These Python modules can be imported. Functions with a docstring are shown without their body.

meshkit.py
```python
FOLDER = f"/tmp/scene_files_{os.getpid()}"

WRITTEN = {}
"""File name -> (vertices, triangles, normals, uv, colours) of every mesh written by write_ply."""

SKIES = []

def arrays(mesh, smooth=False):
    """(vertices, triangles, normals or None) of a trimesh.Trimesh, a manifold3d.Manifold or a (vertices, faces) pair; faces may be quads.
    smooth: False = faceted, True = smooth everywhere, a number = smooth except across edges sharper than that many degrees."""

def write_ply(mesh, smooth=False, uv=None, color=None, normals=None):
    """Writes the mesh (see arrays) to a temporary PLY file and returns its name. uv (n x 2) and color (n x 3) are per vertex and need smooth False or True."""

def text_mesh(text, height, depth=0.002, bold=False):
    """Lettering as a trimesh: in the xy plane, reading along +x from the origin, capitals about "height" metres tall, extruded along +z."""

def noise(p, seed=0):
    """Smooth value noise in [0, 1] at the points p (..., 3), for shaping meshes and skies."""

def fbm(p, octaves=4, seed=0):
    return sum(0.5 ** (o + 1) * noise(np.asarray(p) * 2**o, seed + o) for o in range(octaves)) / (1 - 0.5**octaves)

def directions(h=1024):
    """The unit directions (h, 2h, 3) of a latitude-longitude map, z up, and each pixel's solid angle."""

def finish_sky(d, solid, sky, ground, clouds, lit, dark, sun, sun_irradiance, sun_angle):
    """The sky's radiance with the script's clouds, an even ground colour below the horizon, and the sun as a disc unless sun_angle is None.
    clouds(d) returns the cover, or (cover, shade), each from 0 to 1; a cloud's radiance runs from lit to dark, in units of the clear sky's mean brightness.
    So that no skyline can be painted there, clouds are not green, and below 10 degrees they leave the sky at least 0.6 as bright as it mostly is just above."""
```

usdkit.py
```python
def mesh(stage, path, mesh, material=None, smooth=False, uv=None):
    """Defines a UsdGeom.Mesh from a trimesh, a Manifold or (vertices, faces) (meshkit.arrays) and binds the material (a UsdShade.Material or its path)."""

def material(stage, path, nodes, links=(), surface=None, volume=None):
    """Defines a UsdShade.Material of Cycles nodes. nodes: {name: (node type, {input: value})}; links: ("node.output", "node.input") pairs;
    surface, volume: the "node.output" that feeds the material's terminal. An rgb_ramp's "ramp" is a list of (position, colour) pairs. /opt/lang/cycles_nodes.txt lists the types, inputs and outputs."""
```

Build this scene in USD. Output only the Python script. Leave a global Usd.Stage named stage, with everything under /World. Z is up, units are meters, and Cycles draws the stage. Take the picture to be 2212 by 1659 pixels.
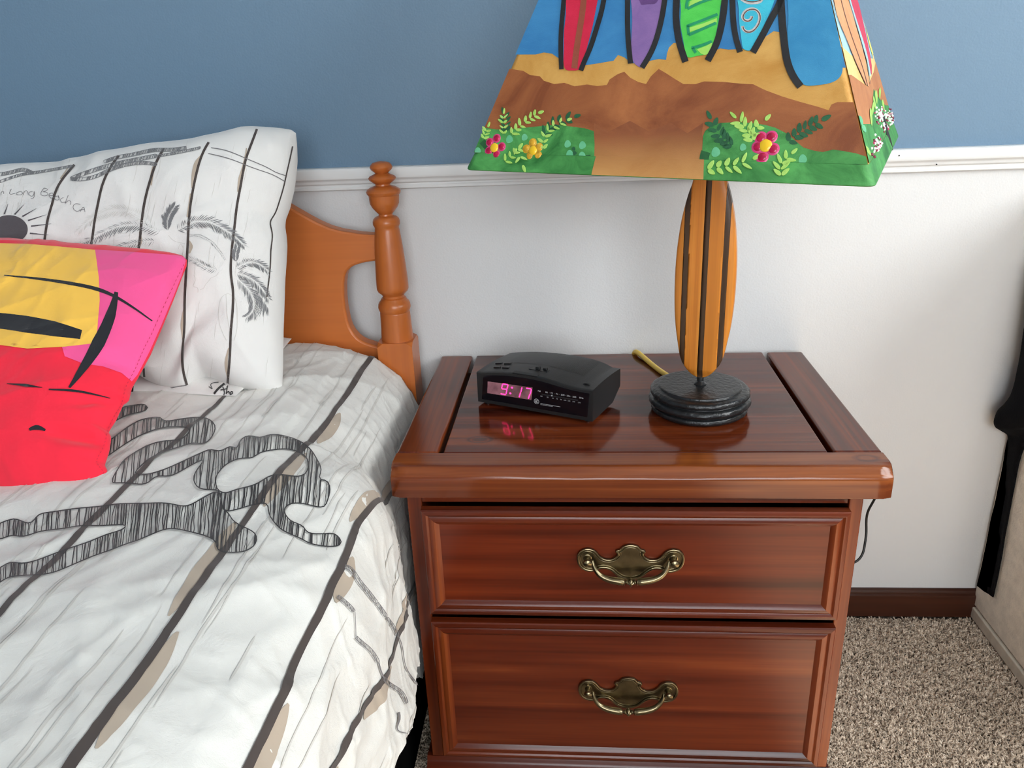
import math, re
import numpy as np, trimesh, manifold3d as m3, mapbox_earcut
import usdkit, meshkit
from meshkit import noise, fbm
from pxr import Usd, UsdGeom, UsdLux, Gf, Sdf, UsdShade, Vt
from shapely.geometry import Polygon, LineString, MultiPolygon, Point
from shapely.ops import unary_union
from scipy.interpolate import PchipInterpolator, CubicSpline
from scipy.ndimage import map_coordinates

stage = Usd.Stage.CreateInMemory()
UsdGeom.SetStageUpAxis(stage, UsdGeom.Tokens.z); UsdGeom.SetStageMetersPerUnit(stage, 1.0)
UsdGeom.Xform.Define(stage, '/World'); UsdGeom.Scope.Define(stage, '/World/Looks')
rng = np.random.default_rng(7)

# ------------------------------------------------------------------ camera, sky, lights, exposure
W, H, F = 2212, 1659, 1713.44
CAM = np.array([0.65777574, -1.31827881, 1.00876106])
CR = np.array([0.99724802, 0.06292642, -0.03920012]); CU = np.array([0.01337736, 0.36733749, 0.92999151]); CF = np.array([-0.07292071, 0.92795659, -0.36548479])
cam = UsdGeom.Camera.Define(stage, '/World/camera')
M = np.eye(4); M[0, :3] = CR; M[1, :3] = CU; M[2, :3] = -CF; M[3, :3] = CAM
cam.AddTransformOp().Set(Gf.Matrix4d(*M.ravel().tolist()))
cam.CreateHorizontalApertureAttr(36.0); cam.CreateVerticalApertureAttr(27.0); cam.CreateFocalLengthAttr(F / W * 36.0)
cam.CreateClippingRangeAttr(Gf.Vec2f(0.02, 60)); cam.CreateExposureAttr(0.46)

RX, LX, FY, CZ = 2.25, -1.9, -3.3, 2.44          # the room: right, left, front walls and ceiling
WINS = [(-2.15, -0.52, 1.10, 2.12)]   # windows in the right wall: y0, y1, z0, z1
WIN2 = (0.2, 2.0, 0.75, 2.10)                     # window in the wall behind the camera: x0, x1, z0, z1

def rect_light(name, loc, x_axis, y_axis, w, h, power, color):
    """A rectangle of daylight outside a window; shines along -(x_axis x y_axis)."""
    L = UsdLux.RectLight.Define(stage, '/World/' + name)
    x, y = np.array(x_axis, float), np.array(y_axis, float); z = np.cross(x, y)
    m = np.eye(4); m[0, :3], m[1, :3], m[2, :3], m[3, :3] = x, y, z, loc
    L.AddTransformOp().Set(Gf.Matrix4d(*m.ravel().tolist()))
    L.CreateWidthAttr(w); L.CreateHeightAttr(h); L.CreateIntensityAttr(power); L.CreateColorAttr(Gf.Vec3f(*color))
for k, (y0, y1, z0, z1) in enumerate(WINS): rect_light(f'daylight_{k}', (RX + .16, (y0 + y1) / 2, (z0 + z1) / 2), (0, 1, 0), (0, 0, 1), y1 - y0 + .1, z1 - z0 + .1, 8.4, (1.0, .98, .95))
sun = UsdLux.DistantLight.Define(stage, '/World/sun')          # sun through the right windows: a patch on the carpet before the nightstand
el, az = math.radians(57), math.radians(-6); sd = np.array([math.cos(el) * math.cos(az), math.cos(el) * math.sin(az), math.sin(el)])
sx0 = np.cross((0, 0, 1), sd); sx0 /= np.linalg.norm(sx0); m = np.eye(4); m[0, :3], m[1, :3], m[2, :3] = sx0, np.cross(sd, sx0), sd
sun.AddTransformOp().Set(Gf.Matrix4d(*m.ravel().tolist())); sun.CreateIntensityAttr(8.0 / (math.pi * math.radians(1.0) ** 2)); sun.CreateAngleAttr(2.0); sun.CreateColorAttr(Gf.Vec3f(1.0, .96, .88))
rect_light('daylight_behind', ((WIN2[0] + WIN2[1]) / 2, FY - .16, (WIN2[2] + WIN2[3]) / 2), (1, 0, 0), (0, 0, 1), WIN2[1] - WIN2[0] + .1, WIN2[3] - WIN2[2] + .1, 6.0, (.98, .985, 1.0))
dome = UsdLux.DomeLight.Define(stage, '/World/sky'); dome.CreateIntensityAttr(0.6); dome.CreateColorAttr(Gf.Vec3f(.75, .87, 1.0))

# ------------------------------------------------------------------ helpers: prims
ORIGIN, USED = {}, {}
def numbered(path):
    k = USED.get(path, 0); USED[path] = k + 1
    return path if k == 0 else f'{path}_{k:03d}'
def tag(p, label=None, cat=None, group=None, kind=None):
    for k, v in (('label', label), ('category', cat), ('group', group), ('kind', kind)):
        if v: p.SetCustomDataByKey(k, v)
    return p
def thing(name, label, cat, loc=(0, 0, 0), rotz=0.0, group=None):
    x = UsdGeom.Xform.Define(stage, numbered('/World/' + name)); x.AddTranslateOp().Set(Gf.Vec3d(*map(float, loc)))
    if rotz: x.AddRotateZOp().Set(math.degrees(rotz))
    p = x.GetPrim(); ORIGIN[str(p.GetPath())] = np.array(loc, float)
    return tag(p, label, cat, group)
def obj(name, mesh, mat, parent=None, smooth=30, label=None, kind=None):
    """ONE mesh prim. Geometry is given in scene coordinates; a child is stored relative to its thing's base."""
    base = str(parent.GetPath()) if parent else '/World'
    o = ORIGIN.get(base, np.zeros(3)); v, f = va(mesh)
    path = numbered(base + '/' + name)
    m = usdkit.mesh(stage, path, trimesh.Trimesh(v - o, f, process=False), MAT[mat], smooth)
    p = m.GetPrim(); ORIGIN[path] = o
    return tag(p, label, None, None, kind)
def struct(name, mesh, mat, label=None, parent=None, smooth=30):
    return obj(name, mesh, mat, parent, smooth, label, None if parent else 'structure')
def va(mesh):
    if isinstance(mesh, tuple): return np.asarray(mesh[0], float), np.asarray(mesh[1], int)
    v, f, _ = meshkit.arrays(mesh); return v, f
def cat(*ms):
    vs, fs, n = [], [], 0
    for m in ms:
        v, f = va(m); vs.append(v); fs.append(f + n); n += len(v)
    return np.vstack(vs), np.vstack(fs)

# ------------------------------------------------------------------ helpers: shapes
def box(x0, x1, y0, y1, z0, z1):
    b = trimesh.creation.box((x1 - x0, y1 - y0, z1 - z0)); b.apply_translation(((x0 + x1) / 2, (y0 + y1) / 2, (z0 + z1) / 2)); return va(b)
def rbox(x0, x1, y0, y1, z0, z1, r=.004, n=4, wob=None):
    """A box with rounded edges."""
    c, h = np.array([(x0 + x1) / 2, (y0 + y1) / 2, (z0 + z1) / 2]), np.array([x1 - x0, y1 - y0, z1 - z0]) / 2
    r = min(r, h.min() * .999)
    t = np.tan(np.linspace(-math.pi / 4, math.pi / 4, n + 1))
    def axis(k):
        return np.concatenate([-h[k] + r + r * (t - 1) / 2 * 0 + r * (np.linspace(-1, 0, n + 1)), h[k] - r + r * np.linspace(0, 1, n + 1)])
    vs, fs, off = [], [], 0
    for k in range(3):
        a, b = (k + 1) % 3, (k + 2) % 3
        ga, gb = axis(a), axis(b)
        A, B = np.meshgrid(ga, gb, indexing='ij'); na, nb = A.shape
        for s in (-1, 1):
            P = np.zeros((na, nb, 3)); P[..., a], P[..., b], P[..., k] = A, B, s * h[k]
            idx = np.arange(na * nb).reshape(na, nb) + off; off += na * nb
            q = np.stack([idx[:-1, :-1], idx[1:, :-1], idx[1:, 1:], idx[:-1, 1:]], -1).reshape(-1, 4)
            if s < 0: q = q[:, ::-1]
            vs.append(P.reshape(-1, 3)); fs += [q[:, [0, 1, 2]], q[:, [0, 2, 3]]]
    v, f = np.vstack(vs), np.vstack(fs)
    inner = np.clip(v, -(h - r), h - r); d = v - inner; L = np.linalg.norm(d, axis=1, keepdims=True)
    v = inner + np.where(L > 1e-9, d / np.maximum(L, 1e-9) * r, 0) + c
    m = trimesh.Trimesh(v, f); m.merge_vertices()
    m.update_faces(m.nondegenerate_faces())
    return np.array(m.vertices), np.array(m.faces)
def frame(n, up=(0, 0, 1)):
    n = np.asarray(n, float); n /= np.linalg.norm(n); a = np.cross(up, n)
    if np.linalg.norm(a) < 1e-6: a = np.cross((0, 1, 0), n)
    a /= np.linalg.norm(a); return a, np.cross(n, a), n
def spline(pts, n=60, closed=False):
    p = np.asarray(pts, float)
    if closed: p = np.vstack([p, p[:1]])
    d = np.r_[0, np.cumsum(np.maximum(np.linalg.norm(np.diff(p, axis=0), axis=1), 1e-9) ** .5)]
    if len(p) == 2: return p[0] + (p[1] - p[0]) * np.linspace(0, 1, n)[:, None]
    cs = CubicSpline(d, p, bc_type='periodic' if closed else 'natural')
    out = cs(np.linspace(0, d[-1], n + (1 if closed else 0)))
    return out[:-1] if closed else out
def tube(pts, r, seg=12, caps=True):
    p = np.asarray(pts, float); n = len(p); r = np.broadcast_to(np.asarray(r, float), n)
    t = np.gradient(p, axis=0); t /= np.linalg.norm(t, axis=1, keepdims=True)
    a = frame(t[0])[0]; vs = []
    for i in range(n):
        a = a - t[i] * (a @ t[i]); a /= np.linalg.norm(a); b = np.cross(t[i], a)
        ang = np.linspace(0, 2 * np.pi, seg, endpoint=False)
        vs.append(p[i] + r[i] * (np.cos(ang)[:, None] * a + np.sin(ang)[:, None] * b))
    v = np.vstack(vs); i = np.arange(n - 1)[:, None] * seg; j = np.arange(seg)[None]; k = (j + 1) % seg
    q = np.stack([i + j, i + k, i + seg + k, i + seg + j], -1).reshape(-1, 4)
    f = np.vstack([q[:, [0, 1, 2]], q[:, [0, 2, 3]]])
    if caps:
        v = np.vstack([v, p[:1], p[-1:]]); c0, c1 = len(v) - 2, len(v) - 1; jj = np.arange(seg); kk = (jj + 1) % seg
        f = np.vstack([f, np.c_[np.full(seg, c0), kk, jj], np.c_[np.full(seg, c1), (n - 1) * seg + jj, (n - 1) * seg + kk]])
    return v, f
def lathe(prof, c=(0, 0), seg=48):
    """prof: (radius, z) from bottom to top."""
    p = np.asarray(prof, float)
    return tube_rings([(np.array([c[0], c[1], z]), r) for r, z in p], seg)
def tube_rings(rings, seg):
    ang = np.linspace(0, 2 * np.pi, seg, endpoint=False); vs = []
    for c, r in rings: vs.append(np.c_[c[0] + r * np.cos(ang), c[1] + r * np.sin(ang), np.full(seg, c[2])])
    v = np.vstack(vs); n = len(rings); i = np.arange(n - 1)[:, None] * seg; j = np.arange(seg)[None]; k = (j + 1) % seg
    q = np.stack([i + j, i + k, i + seg + k, i + seg + j], -1).reshape(-1, 4)
    f = np.vstack([q[:, [0, 1, 2]], q[:, [0, 2, 3]]]); jj = np.arange(seg); kk = (jj + 1) % seg
    v = np.vstack([v, [rings[0][0]], [rings[-1][0]]]); c0, c1 = len(v) - 2, len(v) - 1
    return v, np.vstack([f, np.c_[np.full(seg, c0), kk, jj], np.c_[np.full(seg, c1), (n - 1) * seg + jj, (n - 1) * seg + kk]])
def earcut(rings):
    v = np.vstack(rings); ends = np.cumsum([len(r) for r in rings]).astype(np.uint32)
    return v, mapbox_earcut.triangulate_float64(np.ascontiguousarray(v[:, :2], np.float64), ends).reshape(-1, 3).astype(int)
def ring_offset(p, d):
    """Moves a closed counter-clockwise ring inwards by d."""
    e = np.roll(p, -1, 0) - p; e /= np.maximum(np.linalg.norm(e, axis=1, keepdims=True), 1e-12)
    n = np.c_[-e[:, 1], e[:, 0]]; m = n + np.roll(n, 1, 0); m /= np.maximum(np.linalg.norm(m, axis=1, keepdims=True), 1e-9)
    return p + m * d
def slab(poly, h, b=0.0, both=False):
    """A polygon (shapely, xy) as a slab from z = 0 to h whose front (and back) edge is bevelled by b."""
    out = []
    for g in getattr(poly, 'geoms', [poly]):
        rings = [np.array(r.coords)[:-1] for r in [g.exterior, *g.interiors]]
        rings = [r if (k == 0) == (signed(r) > 0) else r[::-1] for k, r in enumerate(rings)]
        levels = [(b if both else 0, 0)] + ([(0, b)] if both else []) + ([(0, h - b), (.3 * b, h - .3 * b)] if b else [(0, h)]) + ([(b, h)] if b else [])
        vs, fs, n0 = [], [], 0
        for r in rings:
            L = [np.c_[ring_offset(r, o), np.full(len(r), z)] for o, z in levels]
            m = len(r); j = np.arange(m); k = (j + 1) % m
            for i in range(len(L) - 1):
                fs.append(np.c_[n0 + i * m + j, n0 + i * m + k, n0 + (i + 1) * m + k]); fs.append(np.c_[n0 + i * m + j, n0 + (i + 1) * m + k, n0 + (i + 1) * m + j])
            vs += L; n0 += m * len(L)
        for o, z, flip in ((levels[0][0], 0, True), (levels[-1][0], h, False)):
            v, f = earcut([np.c_[ring_offset(r, o), np.full(len(r), z)] for r in rings])
            f = orient(v, f, not flip); vs.append(v); fs.append(f + n0); n0 += len(v)
        out.append((np.vstack(vs), np.vstack(fs)))
    return cat(*out)
def signed(r): return .5 * np.sum(r[:, 0] * np.roll(r[:, 1], -1) - np.roll(r[:, 0], -1) * r[:, 1])
def orient(v, f, up):
    c = np.cross(v[f[:, 1], :2] - v[f[:, 0], :2], v[f[:, 2], :2] - v[f[:, 0], :2]); bad = (c > 0) != up
    f = f.copy(); f[bad] = f[bad][:, ::-1]; return f
def place(mesh, o, ex, ey, ez):
    v, f = va(mesh); R = np.array([ex, ey, ez], float)
    if np.linalg.det(R) < 0: f = f[:, ::-1]
    return np.asarray(o, float) + v @ R, f
def extrude_x(prof, x0, x1):
    """A closed (y, z) profile swept along x."""
    p = np.asarray(prof, float); P = Polygon(p)
    return place(slab(P, x1 - x0), (x0, 0, 0), (0, 1, 0), (0, 0, 1), (1, 0, 0))
def grid_mesh(P, flip=False):
    n, m = P.shape[:2]; i = np.arange(n * m).reshape(n, m)
    q = np.stack([i[:-1, :-1], i[1:, :-1], i[1:, 1:], i[:-1, 1:]], -1).reshape(-1, 4)
    if flip: q = q[:, ::-1]
    return P.reshape(-1, 3), np.vstack([q[:, [0, 1, 2]], q[:, [0, 2, 3]]])
def ellipsoid(c, r, ex=(1, 0, 0), ey=(0, 1, 0), ez=(0, 0, 1), sub=2):
    s = trimesh.creation.icosphere(subdivisions=sub); return place((np.array(s.vertices) * np.array(r), np.array(s.faces)), c, ex, ey, ez)

# ------------------------------------------------------------------ helpers: measuring the photograph onto real surfaces
def ray(px):
    px = np.atleast_2d(np.asarray(px, float)); return CF + ((px[:, :1] - W / 2) / F) * CR - ((px[:, 1:2] - H / 2) / F) * CU
def on_plane(px, o, n):
    d = ray(px); t = ((np.asarray(o) - CAM) @ np.asarray(n)) / (d @ np.asarray(n)); return CAM + t[:, None] * d
def on_y(px, y): return on_plane(px, (0, y, 0), (0, 1, 0))
def on_z(px, z): return on_plane(px, (0, 0, z), (0, 0, 1))
def crop(pts, x0, y0, s): return [(x0 + x / s, y0 + y / s) for x, y in pts]
class Surf:
    """A finished surface on which prints lie; at(px) gives the points seen at those pixels and the normals there."""
    def __init__(s, mesh):
        v, f = va(mesh); s.m = trimesh.Trimesh(v, f, process=False); s.vn = np.array(s.m.vertex_normals)
    def at(s, px):
        d = ray(px); o = np.broadcast_to(CAM, d.shape); tri = s.m.ray.intersects_first(o, d)
        ok = tri >= 0; t = np.where(ok, tri, 0); n = s.m.face_normals[t]; p0 = s.m.triangles[t][:, 0]
        with np.errstate(all='ignore'): k = ((p0 - o) * n).sum(1) / (d * n).sum(1)
        P = o + d * k[:, None]; q = trimesh.triangles.points_to_barycentric(s.m.triangles[t], P)
        N = (s.vn[s.m.faces[t]] * np.clip(q, 0, 1)[..., None]).sum(1); N /= np.maximum(np.linalg.norm(N, axis=1, keepdims=True), 1e-9)
        return P, N, ok
class Plane:
    def __init__(s, o, n): s.o, s.n = np.asarray(o, float), np.asarray(n, float) / np.linalg.norm(n)
    def at(s, px):
        P = on_plane(px, s.o, s.n); return P, np.broadcast_to(s.n, P.shape), np.ones(len(P), bool)
def ribbon(pts, w, step=7.0, smooth_=True, taper=False):
    """A stroke of width w (a number, or one per point) through pts: flat (vertices, faces) in the units of pts."""
    p = np.asarray(pts, float); L = np.linalg.norm(np.diff(p, axis=0), axis=1).sum(); n = max(2, int(L / step) + 1)
    ws = np.interp(np.linspace(0, 1, n), np.linspace(0, 1, len(p)), np.broadcast_to(np.asarray(w, float), len(p)))
    if taper: ws = ws * np.clip(np.minimum(np.linspace(.25, 4, n), np.linspace(4, .1, n)), 0, 1)
    if smooth_ and len(p) > 2: c = spline(p, n)
    else:
        d = np.r_[0, np.cumsum(np.linalg.norm(np.diff(p, axis=0), axis=1))]; c = np.c_[np.interp(np.linspace(0, d[-1], n), d, p[:, 0]), np.interp(np.linspace(0, d[-1], n), d, p[:, 1])]
    t = np.gradient(c, axis=0); t /= np.maximum(np.linalg.norm(t, axis=1, keepdims=True), 1e-9); nn = np.c_[-t[:, 1], t[:, 0]] * ws[:, None] / 2
    v = np.vstack([c - nn, c + nn]); i = np.arange(n - 1)
    return v, np.vstack([np.c_[i, i + 1, i + n + 1], np.c_[i, i + n + 1, i + n]])
def fill(poly, size=14.0):
    """A polygon as fine flat triangles."""
    out = []
    for g in getattr(poly, 'geoms', [poly]):
        if g.is_empty or g.area < 1e-9 or g.geom_type != 'Polygon': continue
        v, f = earcut([np.array(r.coords)[:-1, :2] for r in [g.exterior, *g.interiors]])
        v3, f = trimesh.remesh.subdivide_to_size(np.c_[v, np.zeros(len(v))], f, size, max_iter=14); out.append((v3[:, :2], f))
    return join2(out)
def join2(ms):
    vs, fs, n = [], [], 0
    for v, f in ms:
        vs.append(v); fs.append(f + n); n += len(v)
    return np.vstack(vs), np.vstack(fs)
def decal(flat, surf, off=.0005, lim=.035):
    """Lays flat shapes (vertices in photo pixels) on the surface seen there, a hair above it."""
    v, f = flat; P, N, ok = surf.at(v); Q = P + N * off
    e = np.linalg.norm(Q[f] - Q[f][:, [1, 2, 0]], axis=2).max(1); keep = ok[f].all(1) & (e < lim); f = f[keep]
    c = np.cross(Q[f[:, 1]] - Q[f[:, 0]], Q[f[:, 2]] - Q[f[:, 0]]); bad = (c * N[f[:, 0]]).sum(1) < 0; f[bad] = f[bad][:, ::-1]
    u, inv = np.unique(f, return_inverse=True); return Q[u], inv.reshape(-1, 3)

# ------------------------------------------------------------------ materials
MAT = {}
def srgb(r, g, b): return tuple(float(((c / 255 + .055) / 1.055) ** 2.4 if c > 10 else c / 255 / 12.92) for c in (r, g, b))
def material(name, nodes, links, surface='p.BSDF'):
    MAT[name] = usdkit.material(stage, '/World/Looks/' + name, nodes, links, surface=surface); return name
def plain(name, col, rough=.5, var=0.0, scale=40, bump=0.0, bscale=400, **kw):
    nodes = {'p': ('principled_bsdf', {'base_color': col, 'roughness': rough, **kw})}; links = []
    if var or bump: nodes['g'] = ('geometry', {})
    if var:
        lo, hi = tuple(c * (1 - var) for c in col), tuple(min(1, c * (1 + var)) for c in col)
        nodes['n'] = ('noise_texture', {'scale': scale, 'detail': 4.0}); nodes['r'] = ('rgb_ramp', {'ramp': [(.3, lo), (.7, hi)]})
        links += [('g.position', 'n.vector'), ('n.fac', 'r.fac'), ('r.color', 'p.base_color')]
    if bump:
        nodes['bn'] = ('noise_texture', {'scale': bscale, 'detail': 3.0}); nodes['b'] = ('bump', {'strength': 1.0, 'distance': bump})
        links += [('g.position', 'bn.vector'), ('bn.fac', 'b.height'), ('b.normal', 'p.normal')]
    return material(name, nodes, links)
def wood(name, axis, stops, rough=.2, seed=0.0, coarse=9.0, fine=120.0, along=.07, fine_mix=.35, coat=0.0, knots=(), spec=.5, streak=.45):
    sc = [1.0, 1.0, 1.0]; sc[axis] = along
    loc = (seed, seed * 1.7, seed * .6); thin = tuple(c if i != axis else along * .35 for i, c in enumerate(sc))
    nodes = {'g': ('geometry', {}), 'm': ('mapping', {'location': loc, 'scale': tuple(sc)}), 'm2': ('mapping', {'location': (seed * 2, seed, seed), 'scale': thin}),
             'n': ('noise_texture', {'scale': coarse, 'detail': 3.0, 'roughness': .55, 'distortion': .9}), 'n3': ('noise_texture', {'scale': coarse * 4.5, 'detail': 4.0, 'roughness': .6, 'distortion': .4}), 'h': ('mix_float', {'fac': streak}),
             'r': ('rgb_ramp', {'ramp': stops}), 'n2': ('noise_texture', {'scale': fine, 'detail': 3.0, 'roughness': .6}), 'r2': ('rgb_ramp', {'ramp': [(.3, (.5, .42, .38)), (.58, (1, 1, 1))]}),
             'x': ('mix', {'mix_type': 'multiply', 'fac': fine_mix}), 'b': ('bump', {'strength': .2, 'distance': .0003}),
             'p': ('principled_bsdf', {'roughness': rough, 'coat_weight': coat, 'coat_roughness': .14, 'specular_ior_level': spec})}
    links = [('g.position', 'm.vector'), ('g.position', 'm2.vector'), ('m.vector', 'n.vector'), ('m2.vector', 'n3.vector'), ('n.fac', 'h.a'), ('n3.fac', 'h.b'), ('h.result', 'r.fac'), ('m2.vector', 'n2.vector'), ('n2.fac', 'r2.fac'),
             ('r.color', 'x.color1'), ('r2.color', 'x.color2'), ('n2.fac', 'b.height'), ('b.normal', 'p.normal')]
    last = 'x.color'
    for i, (kx, ky, kz, kr) in enumerate(knots):      # knots in the board: dark rings round a point, drawn out along the grain
        k = f'k{i}'; ks = [1 / kr] * 3; ks[axis] = .62 / kr
        nodes |= {k + 'v': ('vector_math', {'math_type': 'subtract', 'vector2': (kx, ky, kz)}), k + 's': ('vector_math', {'math_type': 'multiply', 'vector2': tuple(ks)}),
                  k + 'l': ('vector_math', {'math_type': 'length'}), k + 'r': ('rgb_ramp', {'ramp': [(0, (.25, .2, .2)), (.35, (.45, .35, .3)), (.5, (.9, .85, .8)), (.62, (.5, .4, .36)), (.8, (.95, .95, .95)), (1, (1, 1, 1))]}),
                  k + 'x': ('mix', {'mix_type': 'multiply', 'fac': .9})}
        links += [('g.position', k + 'v.vector1'), (k + 'v.vector', k + 's.vector1'), (k + 's.vector', k + 'l.vector1'), (k + 'l.value', k + 'r.fac'), (last, k + 'x.color1'), (k + 'r.color', k + 'x.color2')]
        last = k + 'x.color'
    links.append((last, 'p.base_color'))
    return material(name, nodes, links)

PINE = [(.34, (.030, .0045, .0016)), (.46, (.085, .012, .0035)), (.545, (.150, .025, .006)), (.68, (.30, .072, .015))]
PINE_TOP = [(.34, (.028, .005, .002)), (.47, (.085, .0135, .0045)), (.66, (.23, .050, .012))]
PANEL = [(.34, (.050, .0055, .0016)), (.46, (.115, .0150, .0036)), (.56, (.165, .027, .006)), (.68, (.30, .070, .014))]
wood('pine_along', 0, PINE, .24, 1.3, spec=.4)
wood('pine_panel', 0, PANEL, .26, 3.1, spec=.4)
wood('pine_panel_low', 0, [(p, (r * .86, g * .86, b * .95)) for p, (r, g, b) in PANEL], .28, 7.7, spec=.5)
wood('pine_top', 0, PINE_TOP, .12, 5.2, knots=((.535, -.352, .545, .016),), spec=.45)
wood('pine_front_board', 0, [(.34, (.05, .0085, .003)), (.48, (.13, .027, .007)), (.66, (.31, .088, .020))], .16, 2.2, knots=((1.022, -.415, .54, .018),), spec=.45)
wood('pine_end', 1, PINE_TOP, .15, 4.4, spec=.45)
wood('pine_upright', 2, PINE, .25, 6.1, spec=.4)
MAPLE = [(.25, (.36, .085, .016)), (.5, (.50, .135, .026)), (.8, (.60, .185, .04))]
wood('maple', 2, MAPLE, .3, 1.1, fine_mix=.12)
wood('maple_panel', 0, [(.25, (.44, .115, .022)), (.5, (.56, .155, .032)), (.8, (.64, .195, .043))], .36, 2.6, fine_mix=.12)
BAMBOO = [(.28, (.40, .115, .012)), (.46, (.60, .20, .022)), (.72, (.74, .31, .05))]
wood('board_light', 2, BAMBOO, .32, 3.3, coarse=26, fine=300, along=.035, spec=.4, streak=.6)
wood('board_plain', 2, [(.25, (.55, .175, .019)), (.8, (.66, .245, .033))], .32, 8.3, coarse=20, along=.04, spec=.4)
wood('board_dark', 2, [(.3, (.045, .022, .010)), (.7, (.10, .05, .02))], .32, 5.3, spec=.4)
wood('skirting_wood', 0, [(.3, (.035, .010, .005)), (.7, (.08, .022, .009))], .35, 2.0)
plain('black_paint', (.012, .013, .014), .30, .3, 90, .0011, 170)
plain('white_trim', (.72, .72, .71), .35, .03, 12)
plain('ceiling_paint', (.50, .50, .49), .8)
plain('garment', (.005, .005, .006), .95, .2, 60, .0008, 500, specular_ior_level=0.1)
plain('box_cloth', (.004, .004, .004), .95, specular_ior_level=0.0)
plain('black_plastic', (.010, .0105, .011), .42, 0, 1, .0002, 1500)
plain('dark_plastic', (.006, .006, .0065), .3)
plain('lens', (.004, .004, .006), .08)
plain('display_glass', (.27, .12, .14), .25, .5, 60)
plain('dial_print', (.42, .42, .42), .5)
plain('brass', (.21, .170, .098), .26, .25, 60, .0002, 200, metallic=1.0)
plain('gold_cord', (.80, .55, .07), .25)
plain('black_cord', (.008, .008, .008), .4)
plain('glass_bead', (.85, .83, .80), .08); plain('pink_bead', (.55, .05, .14), .1); plain('maroon_bead', (.20, .02, .05), .1)
material('led', {'e': ('emission', {'color': (1.0, .02, .14), 'strength': 4.0})}, [], 'e.emission')
material('pane', {'t': ('transparent_bsdf', {'color': (.97, .98, .98)}), 'g': ('glossy_bsdf', {'color': (1, 1, 1), 'roughness': .02}), 'x': ('mix_closure', {'fac': .06})}, [('t.BSDF', 'x.closure1'), ('g.BSDF', 'x.closure2')], 'x.closure')
def wall_mat(name):
    """Two painted colours that meet behind the chair rail, orange-peel roller texture."""
    material(name, {'g': ('geometry', {}), 's': ('separate_xyz', {}), 'c': ('math', {'math_type': 'greater_than', 'value2': .856}), 'x': ('mix', {'color1': (.68, .68, .675), 'color2': (.140, .228, .322)}),
                    'n': ('noise_texture', {'scale': 320.0, 'detail': 2.0}), 'n2': ('noise_texture', {'scale': 60.0, 'detail': 2.0}), 'a': ('math', {'math_type': 'add'}), 'b': ('bump', {'strength': .55, 'distance': .0006}),
                    'p': ('principled_bsdf', {'roughness': .52, 'specular_ior_level': .4})},
             [('g.position', 's.vector'), ('s.z', 'c.value1'), ('c.value', 'x.fac'), ('x.color', 'p.base_color'), ('g.position', 'n.vector'), ('g.position', 'n2.vector'), ('n.fac', 'a.value1'), ('n2.fac', 'a.value2'), ('a.value', 'b.height'), ('b.normal', 'p.normal')])
wall_mat('wall_paint')
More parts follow.
